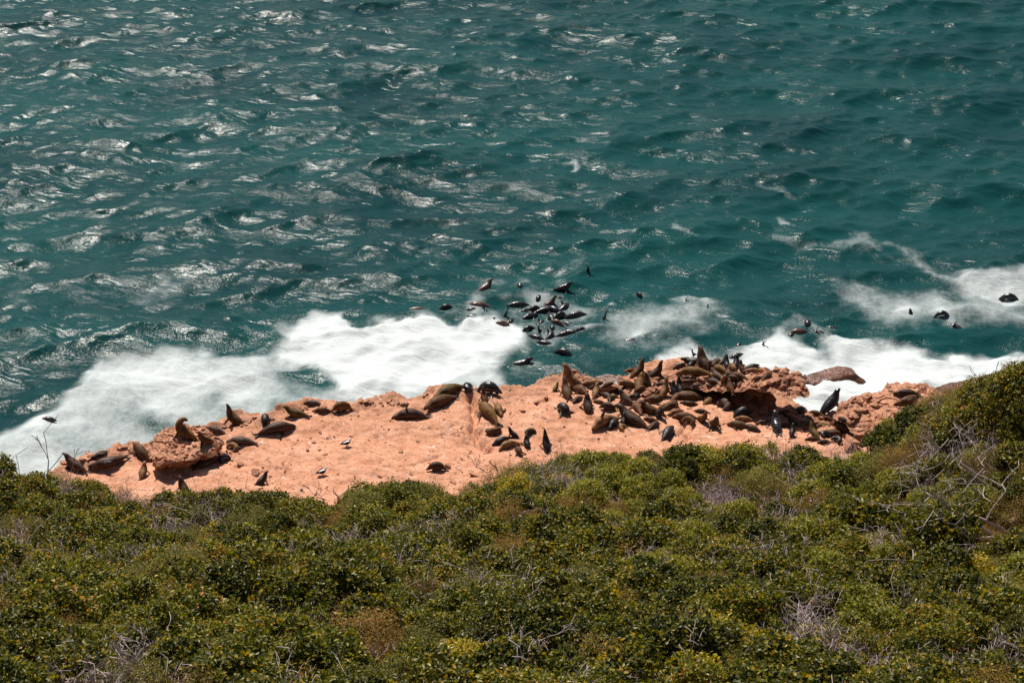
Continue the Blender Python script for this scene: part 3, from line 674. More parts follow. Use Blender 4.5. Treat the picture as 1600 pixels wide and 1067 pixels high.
S('hunch', 415, 660, 95, 1.35, 'black', 'round black seal on the rim, back to viewer, left of a reclining one')
D('half', 438, 649, 485, 651, 'olive', 'olive brown seal on the rim with dark raised head to the left')
D('lie', 473, 630, 506, 634, 'grey', 'purplish grey seal lying at the water rim, hindmost of its four')
D('lie', 486, 646, 520, 641, 'brown', 'slim brown seal lying between a reclining and a hunched one')
S('hunch', 534, 642, 205, 1.5, 'gold', 'hunched golden brown seal propped on its flippers at the rim')
S('sit', 410, 756, 40, 1.1, 'black', 'small black seal poking out above the scrub, nose to the right')
S('sit', 287, 768, 130, 1.35, 'dark', 'dark brown seal sitting in front of the boulder, half behind scrub', -1)
# --- middle of the ledge
D('side', 609, 655, 672, 651, 'dark', 'dark brown seal flat on open rock, snout to the left, flipper on its side')
D('lie', 661, 642, 712, 620, 'brown', 'brown seal lying in front of another, parallel pair near the rim')
D('lie', 676, 627, 726, 604, 'olive', 'olive brown seal lying behind its neighbour, parallel pair near the rim')
S('curl', 735, 608, 200, 1.25, 'wet', 'shiny black seal lying curled beside a big black hunched one')
S('hunch', 764, 613, -20, 1.75, 'wet', 'big wet black hunched seal at the rim in the middle of the ledge')
S('sky', 757, 627, 100, 1.35, 'brown', 'brown seal sitting with flippers spread, nose up, before the big black one')
D('lie', 750, 634, 776, 662, 'gold', 'fat golden brown seal sprawled lengthways, in the middle of the ledge', 1, 1.15)
D('lie', 785, 653, 773, 630, 'tan', 'slim tan seal lying close along the golden one')
S('curl', 770, 675, -60, 1.35, 'brown', 'brown seal resting its head near the tail of the golden one')
S('sit', 801, 682, 150, 1.0, 'black', 'small black seal with raised head, rear of the huddle of pups')
D('lie', 768, 699, 798, 684, 'black', 'black seal lying stretched along the left of the huddle')
D('bend', 776, 705, 812, 690, 'tan', 'tan brown seal lying across the front of the huddle')
S('hunch', 811, 708, -70, 1.1, 'brown', 'brown hunched seal at the near end of the huddle')
S('sit', 823, 696, 100, 1.0, 'black', 'small black upright seal in the huddle, right of the tan one')
S('curl', 829, 680, 120, 1.05, 'dark', 'dark curled seal behind the huddle with a flipper sticking out')
S('sky', 854, 700, 100, 1.45, 'black', 'lone black seal sitting tall with pointed nose, right of the huddle')
D('lie', 844, 614, 813, 589, 'grey', 'plump grey brown seal asleep by itself, nose towards the viewer')
S('hunch', 682, 734, 185, 1.25, 'dark', 'small dark seal alone on bare rock near the scrub, facing left')
# --- crowd, left part
S('bull', 892, 606, 150, 1.9, 'tan', 'huge tan bull rearing at the sea rim with pale raised head')
S('sky', 886, 620, 95, 1.6, 'brown', 'brown seal rearing nose up right in front of the tan bull')
S('hunch', 880, 643, -60, 1.45, 'black', 'black seal sitting low in front of the nose up one near the bull')
S('sit', 868, 610, 60, 0.9, 'olive', 'small olive brown pup left of the tan bull')
D('lie', 917, 619, 896, 608, 'brown', 'brown seal lying at the right flank of the tan bull')
D('lie', 943, 600, 906, 603, 'tan', 'long tan seal lying right of the bull, beside the black rock')
S('sit', 931, 619, 70, 1.15, 'tan', 'light brown seal sitting in front of the long tan one')
S('sit', 918, 640, 95, 1.45, 'dark', 'dark seal sitting squarely with its back to viewer, flippers out')
D('lie', 963, 607, 996, 604, 'tan', 'tan seal lying belly down right of the black rock')
S('sky', 998, 588, 40, 1.6, 'brown', 'brown seal rearing on the reddish rim rocks, nose to the right')
D('lie', 974, 585, 998, 578, 'red', 'reddish brown seal flat on the rim rocks behind a rearing one')
S('sky', 1026, 590, 20, 1.45, 'dark', 'dark brown seal rearing on the rim, right of a browner rearing one')
S('half', 999, 604, 80, 1.4, 'gold', 'golden seal seen from behind between the rearing pair and a black pup')
D('lie', 1013, 611, 992, 609, 'black', 'small black seal lying below the golden back')
D('lie', 952, 615, 975, 612, 'black', 'black seal lying at the upper left of the crowded gully')
D('bend', 946, 624, 966, 621, 'olive', 'olive tan seal with snout at the left edge of the crowd')
D('lie', 968, 617, 990, 612, 'red', 'reddish brown seal wedged behind black ones in the gully')
D('bow', 979, 626, 1004, 620, 'black', 'black seal in the middle of the gully below a tan one')
S('half', 977, 629, 140, 1.3, 'grey', 'grey brown seal lifting its head at the near end of the gully')
S('half', 986, 660, 142, 2.0, 'dark', 'big dark seal propped up, nose pointing up left, near the scrub')
D('lie', 990, 630, 1002, 648, 'red', 'reddish seal lying behind the big propped up one')
D('lie', 998, 628, 1004, 645, 'tan', 'narrow pale headed seal wedged right of the reddish one')
D('side', 922, 670, 963, 654, 'tan', 'tan seal lying on its side with one dark flipper in the air')
D('lie', 952, 671, 966, 655, 'black', 'small black pup lying along the belly of the flipper waving tan seal')
S('sit', 974, 662, 80, 0.9, 'black', 'black pup peeping out behind a small tan pup')
S('curl', 975, 671, 160, 0.85, 'tan', 'small tan orange pup curled near the dry grey bush')
S('half', 1016, 645, 160, 1.45, 'brown', 'brown seal facing left with raised head, dark shadow under it')
D('bow', 1007, 628, 1042, 622, 'brown', 'thick brown seal lying behind the left facing one')
D('bend', 1029, 636, 1066, 637, 'gold', 'golden seal with a bent back in the middle of the crowd')
S('sit', 1031, 652, -70, 1.25, 'black', 'black seal sitting in front of the golden bent one')
S('sky', 1039, 618, 60, 1.35, 'tan', 'slender tan seal stretching its neck straight up')
S('sit', 1052, 613, 100, 1.15, 'wet', 'wet blue black seal sitting right of the slender tan one')
S('sky', 1063, 611, 100, 1.2, 'black', 'jet black seal sitting upright beside the blue black one')
D('lie', 1050, 622, 1100, 624, 'brown', 'very large brown seal lying sideways in the middle of the crowd', 1, 1.1)
S('half', 1090, 610, 130, 1.1, 'dark', 'small dark seal behind the shoulder of the very large brown one')
# --- crowd on the outcrop
D('lie', 1060, 585, 1110, 588, 'gold', 'long golden brown bull asleep along the outcrop', 1, 1.1)
D('lie', 1072, 570, 1052, 576, 'wet', 'wet grey seal on the rim left of the golden brown bull')
S('hunch', 1079, 575, 60, 1.0, 'black', 'black hunched seal on the rim behind the golden brown bull')
S('bull', 1098, 572, 110, 1.7, 'dark', 'dark bull rearing highest on the rim of the outcrop')
S('half', 1085, 571, 175, 1.3, 'black', 'black seal pointing its head left below the rearing dark bull')
S('sit', 1091, 577, 80, 0.8, 'tan', 'tan pup below the rearing dark bull')
S('hunch', 1113, 573, 150, 1.05, 'grey', 'greyish seal on the rim just right of the rearing dark bull')
D('lie', 1126, 571, 1112, 573, 'dark', 'dark seal lying on the rim between greyish and pointed ones')
S('sky', 1128, 572, 40, 0.95, 'dark', 'dark seal with slanted pointed head on the rim')
S('sky', 1135, 573, 90, 1.0, 'wet', 'dark grey seal with upright pointed head on the rim')
D('lie', 1110, 580, 1139, 582, 'gold', 'golden brown seal lying in the second row of the outcrop')
S('hunch', 1144, 579, 100, 1.15, 'tan', 'round tan back of a seal in front of a black upright one')
S('sit', 1149, 574, 80, 1.2, 'black', 'black upright seal on the rim behind the round tan back')
D('lie', 1187, 573, 1160, 578, 'black', 'slim black seal lying at the top of the outcrop, head to the right')
D('lie', 1192, 580, 1160, 583, 'tan', 'light brown seal lying just below the slim black one')
D('lie', 1207, 587, 1189, 599, 'brown', 'brown seal lying slantwise beside the bare rubble of the outcrop')
S('sit', 1158, 580, 110, 0.95, 'dark', 'small dark seal sitting left of the slim black one')
D('lie', 1102, 599, 1128, 601, 'dark', 'dark brown seal lying along the front of the outcrop')
S('sit', 1131, 598, -80, 0.95, 'tan', 'tan seal sitting upright facing the viewer on the outcrop')
S('half', 1121, 590, 120, 0.95, 'grey', 'small greyish seal behind the dark one at the outcrop front')
S('half', 1119, 612, 50, 1.25, 'brown', 'brown seal raising its head to the right below the outcrop')
D('half', 1136, 600, 1146, 614, 'red', 'reddish seal lying head up at the mouth of the overhang')
D('lie', 1114, 621, 1152, 621, 'brown', 'long brown seal lying straight under the outcrop front')
D('lie', 1098, 637, 1118, 623, 'gold', 'golden tan seal asleep with its nose toward the lower left')
S('curl', 1129, 637, 30, 1.45, 'grey', 'wrinkled grey brown seal curled in front of the long straight one')
S('sit', 1182, 628, 110, 1.15, 'gold', 'sunlit tan seal sitting at the edge of the dark overhang')
S('hunch', 1161, 652, 20, 1.5, 'black', 'black hunched seal alone on bare rock below the overhang')
D('lie', 1050, 653, 1090, 654, 'brown', 'brown seal lying flat, snout to the left, below the crowd')
D('lie', 1044, 650, 1067, 641, 'tan', 'small tan seal lying behind the flat brown one')
S('sky', 1099, 659, -60, 1.25, 'gold', 'golden seal sitting with its neck stretched up, right of the flat brown one')
S('sit', 1116, 669, -80, 1.35, 'dark', 'dark seal sitting toward the viewer with its flippers together')
D('lie', 1051, 671, 1035, 690, 'black', 'black seal lying alone at the edge of the bright green bush')
D('lie', 1136, 664, 1172, 670, 'brown', 'brown seal lying at the scrub edge, snout to the left')
D('lie', 1148, 655, 1178, 658, 'tan', 'tan seal flat on the rock behind the one at the scrub edge')
D('bow', 1182, 664, 1202, 658, 'grey', 'greyish seal lying beside the big blue black one')
S('sit', 1212, 672, 95, 1.65, 'wet', 'big blue black seal sitting upright behind pale twigs')
D('lie', 1214, 646, 1243, 645, 'brown', 'brown seal lying in shadow just below the overhang')
S('hunch', 1250, 645, 20, 1.0, 'wet', 'wet black seal low on the rock by the cove')
S('sit', 1262, 640, 80, 1.35, 'wet', 'glistening wet black seal upright where the overhang meets the surf')
D('lie', 1219, 664, 1236, 667, 'brown', 'brown seal lying right of the big blue black one')
D('side', 1240, 671, 1270, 666, 'brown', 'brown seal on its side with a long black flipper raised')
S('half', 1240, 663, 130, 1.05, 'dark', 'dark seal behind the one with the raised flipper')
S('sit', 1238, 680, 70, 0.95, 'black', 'black pup at the scrub edge below the raised flipper')
put_seal('half', at(1299, 637, 2.0), 38, 1.85, 'wet', 'large wet seal climbing out of the cove onto the pale hump', 'fur seals hauled out on the rocks', .30)
D('lie', 1264, 645, 1287, 649, 'brown', 'brown seal lying at the top of the cove')
D('lie', 1310, 662, 1326, 653, 'dark', 'dark brown seal lying in the notch below the pale hump')
D('lie', 1272, 667, 1296, 666, 'olive', 'olive brown seal lying in the near crowd under the cove')
D('lie', 1296, 671, 1333, 667, 'brown', 'thick brown seal lying with its snout to the left, near the pale hump')
D('bow', 1280, 679, 1322, 681, 'brown', 'big brown seal curved around a wet grey one near the scrub')
S('curl', 1291, 684, 140, 1.0, 'wet', 'wet grey seal with white glints in the near crowd')
S('sky', 1271, 682, 120, 1.25, 'olive', 'olive seal with stretched neck in the near crowd')
D('lie', 1277, 693, 1299, 692, 'dark', 'dark brown seal lying lowest in the near crowd')
S('curl', 1305, 691, 40, 1.0, 'black', 'black curled seal beside the orange slab at the scrub edge')
D('lie', 1337, 678, 1317, 686, 'olive', 'small olive seal lying on top of the orange slab')
D('lie', 1258, 688, 1280, 687, 'brown', 'brown seal flat in the near crowd, partly behind scrub')
D('bow', 1331, 656, 1345, 651, 'dark', 'dark seal squeezed into the shadow of the pale hump')
D('lie', 1395, 619, 1442, 620, 'dark', 'dark brown seal lying across the top of the pale hump')
S('bow', 1419, 629, 215, 1.45, 'brown', 'brown seal resting below the dark one on the pale hump')

D('bow', 1064, 600, 1090, 597, 'brown', 'brown seal lying between the jet black one and the outcrop front')
D('lie', 1140, 590, 1168, 592, 'brown', 'brown seal lying behind the sunlit one at the overhang lip')
D('bend', 1172, 594, 1194, 590, 'red', 'reddish seal lying on the overhang lip beside the slantwise brown one')
S('hunch', 1146, 598, -40, 1.1, 'dark', 'dark hunched seal at the overhang lip, right of the tan one facing the viewer')
D('lie', 1078, 606, 1100, 602, 'grey', 'greyish seal lying just above the very large brown one')
D('lie', 1005, 655, 1030, 662, 'brown', 'brown seal lying right of the big propped up one, near the scrub')
D('bow', 1062, 632, 1092, 634, 'dark', 'dark seal lying just below the very large brown one')
D('lie', 1140, 640, 1165, 636, 'brown', 'brown seal flat on the rock behind the lone black hunched one')
D('lie', 1085, 643, 1108, 646, 'dark', 'dark slim seal behind the neck stretching golden one')
D('bend', 1020, 604, 1044, 603, 'dark', 'dark seal lying below the two rearing on the rim')
D('lie', 1195, 646, 1216, 648, 'dark', 'dark seal lying left of the one in the overhang shadow')
D('lie', 1246, 655, 1268, 652, 'brown', 'brown seal lying above the raised black flipper')
D('bow', 1300, 658, 1284, 652, 'brown', 'brown seal lying in the gap below the cove')
D('lie', 926, 628, 948, 632, 'brown', 'brown seal lying right of the square sitting one')
S('hunch', 950, 640, 160, 1.1, 'dark', 'dark hunched seal behind the raised flipper of the tan one')
D('lie', 895, 630, 910, 622, 'dark', 'dark seal lying between the low black one and the square sitting one')
S('sit', 1010, 600, 110, 1.1, 'brown', 'brown seal sitting below the rearing pair on the rim')
D('lie', 1160, 668, 1190, 674, 'dark', 'dark seal lying half behind scrub left of the big blue black one')
D('lie', 958, 600, 940, 606, 'brown', 'brown seal lying in front of the black wet rock')
D('bend', 1022, 615, 1046, 611, 'red', 'reddish seal lying at the foot of the slender tan one')
D('lie', 958, 634, 978, 640, 'dark', 'dark seal lying just behind the big propped up one')
D('bow', 1040, 643, 1062, 628, 'brown', 'brown seal wedged right of the black sitting one')
D('lie', 1012, 583, 1030, 596, 'dark', 'dark seal lying between the two rearing on the rim')
D('lie', 1068, 617, 1048, 629, 'red', 'reddish seal pressed against the very large brown one')
S('half', 1106, 614, 150, 1.15, 'brown', 'brown seal with raised head at the tail of the very large one')
D('lie', 1122, 628, 1146, 627, 'dark', 'dark seal lying between the long straight and the curled wrinkled one')
S('hunch', 1000, 612, 40, 1.05, 'brown', 'brown hump beside the small black seal in the gully')
D('bend', 940, 616, 958, 626, 'dark', 'dark seal on the left fringe of the gully')
D('lie', 1088, 590, 1064, 594, 'dark', 'dark seal stretched in front of the golden brown bull')
D('lie', 1150, 586, 1128, 590, 'grey', 'greyish seal lying behind the tan one that faces the viewer')
D('lie', 1030, 662, 1012, 672, 'dark', 'dark seal lying nearest the scrub in the left crowd')
S('curl', 1075, 662, 60, 1.1, 'brown', 'brown seal curled on the cracked rock below the flat brown one')
# --- in the water
W('lie', 650, 483, 5, 1.7, 'wbrown', 'brown seal floating at the upper foam edge, left of the swimming group', .13)
W('dive', 697, 481, 200, 1.3, 'wet', 'black seal arching out of the water left of the swimming group', .0)
W('half', 758, 450, 35, 1.7, 'wbrown', 'long brown seal swimming up to the right, snout shining', .12)
W('hunch', 814, 446, 90, 1.3, 'wet', 'round black back in open water above the swimming group', .16)
W('half', 880, 449, 8, 1.5, 'wet', 'black seal swimming right with its head lifted, above the group', .13)
W('tail', 917, 422, 100, 1.5, 'wet', 'black hind flippers upended, farthest seal out in the water', .05)
W('lie', 748, 475, 178, 1.7, 'wbrown', 'reddish brown seal floating flat at the back of the group', .10)
W('lie', 808, 474, 8, 1.7, 'wet', 'long black seal floating flat at the back of the group', .12)
W('hunch', 841, 466, 80, 1.2, 'wet', 'round black seal bobbing at the back of the group', .15)
W('sky', 857, 472, 30, 1.4, 'wbrown', 'brownish seal rearing its head out of the group', .26)
W('wave', 882, 478, 60, 1.4, 'wet', 'black seal with curled flippers out of water at the right of the group', .06)
W('dive', 737, 485, 10, 1.2, 'wet', 'black back breaking the surface at the left of the group', .02)
W('lie', 741, 494, 190, 1.5, 'wet', 'black seal flat in the water, left row of the group, above the foam', .12)
W('wave', 761, 490, 20, 1.4, 'wet', 'black seal splashing in the left row of the group', .10)
W('tail', 785, 494, 190, 1.3, 'wet', 'upended black seal with curved tail, middle of the group', .02)
W('dive', 739, 509, 15, 1.2, 'wet', 'black seal half in the foam at the lower left of the group', .02)
W('dive', 784, 507, 0, 1.5, 'wbrown', 'brown back rising at the foam edge below the group', .02)
W('lie', 827, 492, 40, 1.4, 'wet', 'black seal slanting up right in the middle of the group', .12)
W('wave', 844, 503, 60, 1.2, 'wet', 'black seal right of the foam tip, with lifted flipper', .12)
W('lie', 852, 482, 20, 1.5, 'wet', 'glinting black seal in the thick of the group', .12)
W('dive', 869, 505, 150, 1.4, 'wbrown', 'dark brown back below the right part of the group', .02)
W('hunch', 876, 492, 30, 1.2, 'wet', 'black hump between two others at the right of the group', .18)
W('lie', 899, 491, 15, 1.6, 'wet', 'black seal stretched to the right at the right edge of the group', .12)
W('lie', 893, 517, 175, 1.4, 'wet', 'black seal in milky water below the right edge of the group', .12)
W('hunch', 908, 515, 20, 1.1, 'wet', 'black head and shoulders next to a flat seal in milky water', .16)
W('tail', 939, 498, 185, 1.4, 'wet', 'lone black seal lifting its tail, far right of the group', .04)
W('lie', 838, 526, 150, 1.4, 'wet', 'black seal pointing up left beside the foam tip', .12)
W('wave', 860, 521, 70, 1.3, 'wet', 'black seal tumbling below the middle of the group', .10)
W('lie', 852, 534, 160, 1.3, 'wet', 'black seal low in the water under the tumbling one', .14)
W('dive', 880, 552, -25, 1.9, 'wet', 'long black seal diving right, between the group and the ledge', .02)
W('half', 812, 567, 5, 1.8, 'wet', 'black seal swimming right close to the ledge in milky water', .16)
W('lie', 74, 656, -8, 1.1, 'wet', 'lone black seal in the white foam at the far left', .06)
W('hunch', 998, 462, 120, 1.0, 'wet', 'single black seal head in clear water right of the group', .12)
W('wave', 1073, 470, 170, 1.3, 'wet', 'black seal splashing in pale water above the outcrop', .10)
W('tail', 1105, 479, 90, .8, 'wet', 'small black flipper tip right of the splashing seal', .06)
W('hunch', 1153, 540, 60, 1.1, 'wet', 'round black head close above the crowded outcrop', .14)
W('tail', 1193, 540, 60, 1.2, 'wet', 'dark seal with a raised flipper at the edge of the white surf', .04)
W('hunch', 1263, 507, 80, 1.4, 'wet', 'black hump highest of the three seals in the churned water', .12)
W('lie', 1248, 518, 190, 1.5, 'wbrown', 'dark seal flat to the left of the three in the churned water', .10)
W('wave', 1279, 518, 150, 1.4, 'wet', 'black seal rolling to the right of the three in churned water', .10)
W('dive', 1326, 541, 180, 1.3, 'wet', 'black back in the foam above the wave washed rock', .03)
W('bull', 1425, 492, 100, 1.0, 'wet', 'black head standing straight up in the foam patch', .30)
W('dive', 1472, 491, 10, 1.2, 'wet', 'black arched back right of the upright head', .0)
W('wave', 1494, 511, 140, 1.5, 'wet', 'black seal with a pointed flipper up, below the arched back', .06)
W('dive', 1577, 466, -5, 1.7, 'wet', 'sleek black seal in the streak of foam at the far right', .01)
W('lie', 1150, 555, 20, 1.2, 'wet', 'black seal awash just behind the outcrop rim', .10)
W('tail', 1087, 551, 30, 1.1, 'wet', 'black flipper tip in the splash behind the rearing dark bull', .10)
W('tail', 752, 482, 120, 1.2, 'wet', 'black tail flippers standing up in the left row of the group', .04)
W('hunch', 770, 499, 60, 1.1, 'wet', 'black hump near the foam in the left half of the group', .18)
W('wave', 816, 484, 30, 1.3, 'wet', 'black seal with raised flipper above the middle of the group', .12)
W('lie', 862, 494, 100, 1.3, 'wet', 'black seal pointing straight out to sea in the right half', .13)
W('wave', 888, 503, 150, 1.2, 'wet', 'black seal rolling at the lower right of the group', .12)
W('dive', 826, 513, 30, 1.2, 'wet', 'black back at the very tip of the foam tongue', .03)
W('lie', 872, 464, 160, 1.2, 'wet', 'black seal low in the water above the curled flippers', .15)
W('tail', 845, 515, 40, 1.1, 'wet', 'black tail flippers between the foam tongue and the tumbling seal', .05)
W('lie', 731, 496, 30, 1.3, 'wet', 'black seal leftmost in the row just above the foam', .13)
W('dive', 755, 503, 160, 1.2, 'wet', 'black back between the left row and the foam', .03)
W('wave', 797, 500, 60, 1.2, 'wet', 'black seal with flipper up right at the foam edge', .12)
W('hunch', 835, 480, 20, 1.1, 'wet', 'black hump in the very middle of the group', .18)
W('lie', 866, 482, 140, 1.3, 'wet', 'black seal slanting up left in the right half of the group', .13)
W('hunch', 862, 511, 90, 1.0, 'wet', 'black hump below the right half of the group', .18)
W('lie', 881, 519, 20, 1.2, 'wet', 'black seal in milky water left of the flat one', .14)
W('hunch', 1236, 524, 60, 1.1, 'wet', 'black hump lowest left of the seals in the churned water', .17)
W('hunch', 1205, 531, 100, 1.0, 'wet', 'black head between the raised flipper and the churned water', .17)
W('lie', 1300, 512, 170, 1.2, 'wet', 'black seal rightmost in the churned water', .13)
W('lie', 984, 529, 10, 1.5, 'wet', 'dim dark seal just under the milky water', .22)
# ------------------------------------------------------------------ coastal scrub
def leaves_mesh(name, C, Nn, D, ln, wd, tone, mat):
    """one folded diamond per leaf"""
    n = len(C); Nn = Nn / (np.linalg.norm(Nn, axis=1)[:, None] + 1e-9)
    D = D - Nn * np.sum(D * Nn, 1)[:, None]; D = D / (np.linalg.norm(D, axis=1)[:, None] + 1e-9)
    S_ = np.cross(Nn, D); ln = ln[:, None]; wd = wd[:, None]
    V = np.stack([C, C + D * ln * .5 + S_ * wd * .5 + Nn * wd * .16, C + D * ln, C + D * ln * .5 - S_ * wd * .5 + Nn * wd * .16], 1).reshape(-1, 3)
    F = np.arange(n * 4).reshape(-1, 4)
    me = mesh_from(name, V, F, False); fattr(me, 'tone', tone, 'FACE'); me.materials.append(mat)
    return me
def crown(name, seed, mat, sprigs=520, per=14, leaf=0.062, aspect=0.55, lobes=13, flat=0.85, spread=0.10, tone_mid=0.45, tone_var=0.2, loose=0.0):
    r = np.random.default_rng(seed)
    th = r.uniform(0, 2 * np.pi, lobes); rad = np.sqrt(r.uniform(0, 1, lobes)) * 0.62
    lc = np.stack([rad * np.cos(th), rad * np.sin(th), (0.30 + 0.42 * (1 - (rad / 0.62) ** 2) + r.uniform(-.08, .14, lobes)) * flat], 1)
    lr = r.uniform(0.24, 0.42, lobes)
    pick = r.choice(lobes, sprigs * 3, p=lr ** 2 / np.sum(lr ** 2))
    d = r.normal(size=(sprigs * 3, 3)); d[:, 2] = np.abs(d[:, 2]) * 1.0 - 0.35 * r.random(sprigs * 3); d /= np.linalg.norm(d, axis=1)[:, None]
    rr = lr[pick] * (1 - 0.35 * r.random(sprigs * 3) ** 2 + loose * np.abs(r.normal(size=sprigs * 3)) * 0.3)
    P = lc[pick] + d * rr[:, None]
    dist = np.linalg.norm(P[:, None] - lc[None], axis=2) / lr[None]
    dist[np.arange(len(P)), pick] = 9
    ok = (dist.min(1) > 0.72) & (P[:, 2] > 0.02); P, d = P[ok][:sprigs], d[ok][:sprigs]
    m = len(P)
    ax = d + 0.45 * r.normal(size=(m, 3)) + np.array([0, 0, .35]); ax /= np.linalg.norm(ax, axis=1)[:, None]
    st = np.clip(r.normal(tone_mid, tone_var * .6, m), 0, 1)
    i = np.repeat(np.arange(m), per); k = len(i)
    along = r.uniform(-.75, .35, k) * spread * 1.4
    off = r.normal(size=(k, 3)) * spread * 0.42
    C = P[i] + ax[i] * along[:, None] + off
    Nn = d[i] * 0.6 + r.normal(size=(k, 3)) * 0.55 + np.array([0, 0, .45])
    D = ax[i] * .5 + off / (spread * .42) * .7 + r.normal(size=(k, 3)) * .3
    ln = leaf * r.uniform(.65, 1.25, k)
    tone = np.clip(st[i] + r.normal(0, tone_var * .8, k), 0, 0.985); sick = r.random(k) < 0.012; tone[sick] = 1.0
    return leaves_mesh(name, C, Nn, D, ln, ln * aspect * r.uniform(.8, 1.2, k), tone, mat)
def tubes(segs, sides=3):
    """tapered prisms: rows (ax, ay, az, ra, bx, by, bz, rb)"""
    A = np.array(segs, float); a, ra, b, rb = A[:, :3], A[:, 3], A[:, 4:7], A[:, 7]
    T = b - a; T /= np.linalg.norm(T, axis=1)[:, None] + 1e-9
    ref = np.where(np.abs(T[:, 2:3]) > .9, np.array([[1., 0, 0]]), np.array([[0, 0, 1.]]))
    X = np.cross(ref, T); X /= np.linalg.norm(X, axis=1)[:, None] + 1e-9; Y = np.cross(T, X)
    V = []
    for p, r_ in ((a, ra), (b, rb)):
        for k in range(sides):
            an = 2 * np.pi * k / sides; V.append(p + (X * math.cos(an) + Y * math.sin(an)) * r_[:, None])
    n = len(A); V = np.stack(V, 1).reshape(-1, 3); base = np.arange(n)[:, None] * 2 * sides; F = []
    for k in range(sides):
        k2 = (k + 1) % sides; F.append(np.concatenate([base + k, base + k2, base + sides + k2, base + sides + k], 1))
    return V, np.concatenate(F)
def branch_segs(r, p, d, L, rad, lev, out, split=3, wob=.35, up=.1, shrink=.62, nseg=4, rmin=.004):
    p = np.array(p, float); d = np.array(d, float)
    for i in range(nseg):
        d = d + r.normal(size=3) * wob * .5 + np.array([0, 0, up]); d /= np.linalg.norm(d)
        q = p + d * L / nseg; r2 = max(rmin, rad * (1 - .55 * (i + 1) / nseg)); r1 = max(rmin, rad * (1 - .55 * i / nseg))
        out.append((*p, r1, *q, r2)); p = q
        if lev > 0 and i >= 1:
            for _ in range(max(1, split - 1) if i < nseg - 1 else split):
                if r.random() < .8:
                    e = d + r.normal(size=3) * .75; e /= np.linalg.norm(e)
                    branch_segs(r, p, e, L * shrink * r.uniform(.7, 1.2), r2 * .7, lev - 1, out, split, wob, up, shrink, max(2, nseg - 1), rmin)
def dead_mesh(name, seed, mat, L=1.2, rad=.03, lev=3, stems=1, lean=(0, 0, 1), split=2, wob=.35, up=.05, sides=4, fan=.5, rmin=.004, shrink=.62):
    r = np.random.default_rng(seed); out = []
    for s in range(stems):
        d = np.array(lean, float) + r.normal(size=3) * fan; d[2] = max(d[2], .05); d /= np.linalg.norm(d)
        branch_segs(r, (r.normal() * .05 * stems ** .5, r.normal() * .05 * stems ** .5, -.05), d, L * r.uniform(.7, 1.1), rad * r.uniform(.7, 1.1), lev, out, split, wob, up, shrink, 4, rmin)
    V, F = tubes(out, sides); me = mesh_from(name, V, F, False); me.materials.append(mat); return me
def dry_bush(name, seed, mat, n=26, rmin=.006):
    return dead_mesh(name, seed, mat, .62, .018, 2, n, (0, 0, .75), 2, .5, .04, 3, .62, rmin, .6)
def stems_mesh(name, seed, mat=None):
    return dead_mesh(name, seed, mat or M_BARK, .75, .045, 2, 1, (0, 0, 1), 3, .3, .05, 4, .1, .006)

CR = {
    'green': [crown('green_crown', 201 + i, M_GREEN, 330, 14, .086, .62, 8, 1.2, .095, .45, .30) for i in range(3)],
    'dark': [crown('dark_crown', 221 + i, M_DARK, 310, 14, .090, .64, 7, 1.25, .095, .45, .32) for i in range(3)],
    'bright': [crown('bright_crown', 241 + i, M_BRIGHT, 430, 14, .068, .62, 9, 1.2, .085, .48, .30) for i in range(3)],
    'rust': [crown('rust_crown', 261 + i, M_RUST, 420, 16, .042, .42, 7, 1.0, .11, .45, .28, .6) for i in range(2)],
    'olive': [crown('olive_crown', 281 + i, M_OLIVE, 430, 16, .048, .45, 8, 1.05, .11, .45, .28, .4) for i in range(2)],
    'yellow': [crown('yellow_crown', 301, M_YELL, 260, 12, .082, .6, 8, 1.0)],
    'tree': [crown('tree_crown', 321 + i, M_DARK if i else M_GREEN, 1300, 13, .050, .62, 20, 1.1, .055, .5, .30) for i in range(2)],
    'dry': [dry_bush('dry_crown', 341 + i, M_TWIG, 95, .0058) for i in range(3)],
}
STEM = [stems_mesh('stem', 361 + i) for i in range(2)]
STEM_DRY = stems_mesh('stem_dry', 371, M_TWIG)

def veg_at(u, v, lift):
    """the place on the hillside where something whose middle is `lift` above the soil shows at that pixel"""
    for dv in range(0, 120, 4):
        d = ray(u, v + dv).normalized(); t = 25.0
        tt = np.arange(25.0, 130.0, 0.15); hit = CAM_Z + d.z * tt - lift <= hill_z(d.x * tt, d.y * tt)
        p = Vector((0, 0, CAM_Z)) + d * float(tt[int(np.argmax(hit))] if hit.any() else 130.0)
        if float(np.interp(p.x, _fx, _fy)) - p.y > -0.25: break
    return p.x, p.y, float(hill_z(p.x, p.y))
SHRUBS = []
rp = random.Random(9)
KINDN = {'green': ('coastal_shrub', 'shrub'), 'dark': ('evergreen_shrub', 'shrub'), 'bright': ('coastal_shrub', 'shrub'), 'rust': ('heath_bush', 'bush'), 'olive': ('heath_bush', 'bush'), 'yellow': ('yellow_shrub', 'shrub'),
         'tree': ('shrub_tree', 'tree'), 'dry': ('dry_bush', 'bush')}
def P_(kind, u, v, R, label, hz=1.0):
    x, y, z = veg_at(u, v, .45 * R * hz); nm, cat = KINDN[kind]
    root = empty(nm, (x, y, z - .06), rp.uniform(0, 6.28), (R, R, R * hz)); tag(root, label, cat, 'shrubs of the coastal thicket')
    c = bpy.data.objects.new('crown', rp.choice(CR[kind])); COL.objects.link(c); c.parent = root
    s = bpy.data.objects.new('trunk' if kind == 'tree' else 'stem', STEM_DRY if kind == 'dry' else rp.choice(STEM)); COL.objects.link(s); s.parent = root
    SHRUBS.append((x, y, R * 2.1 if kind == 'dry' else R)); return root
P_('dark', 22, 768, .95, 'dark green shrub at the far left edge against white foam')
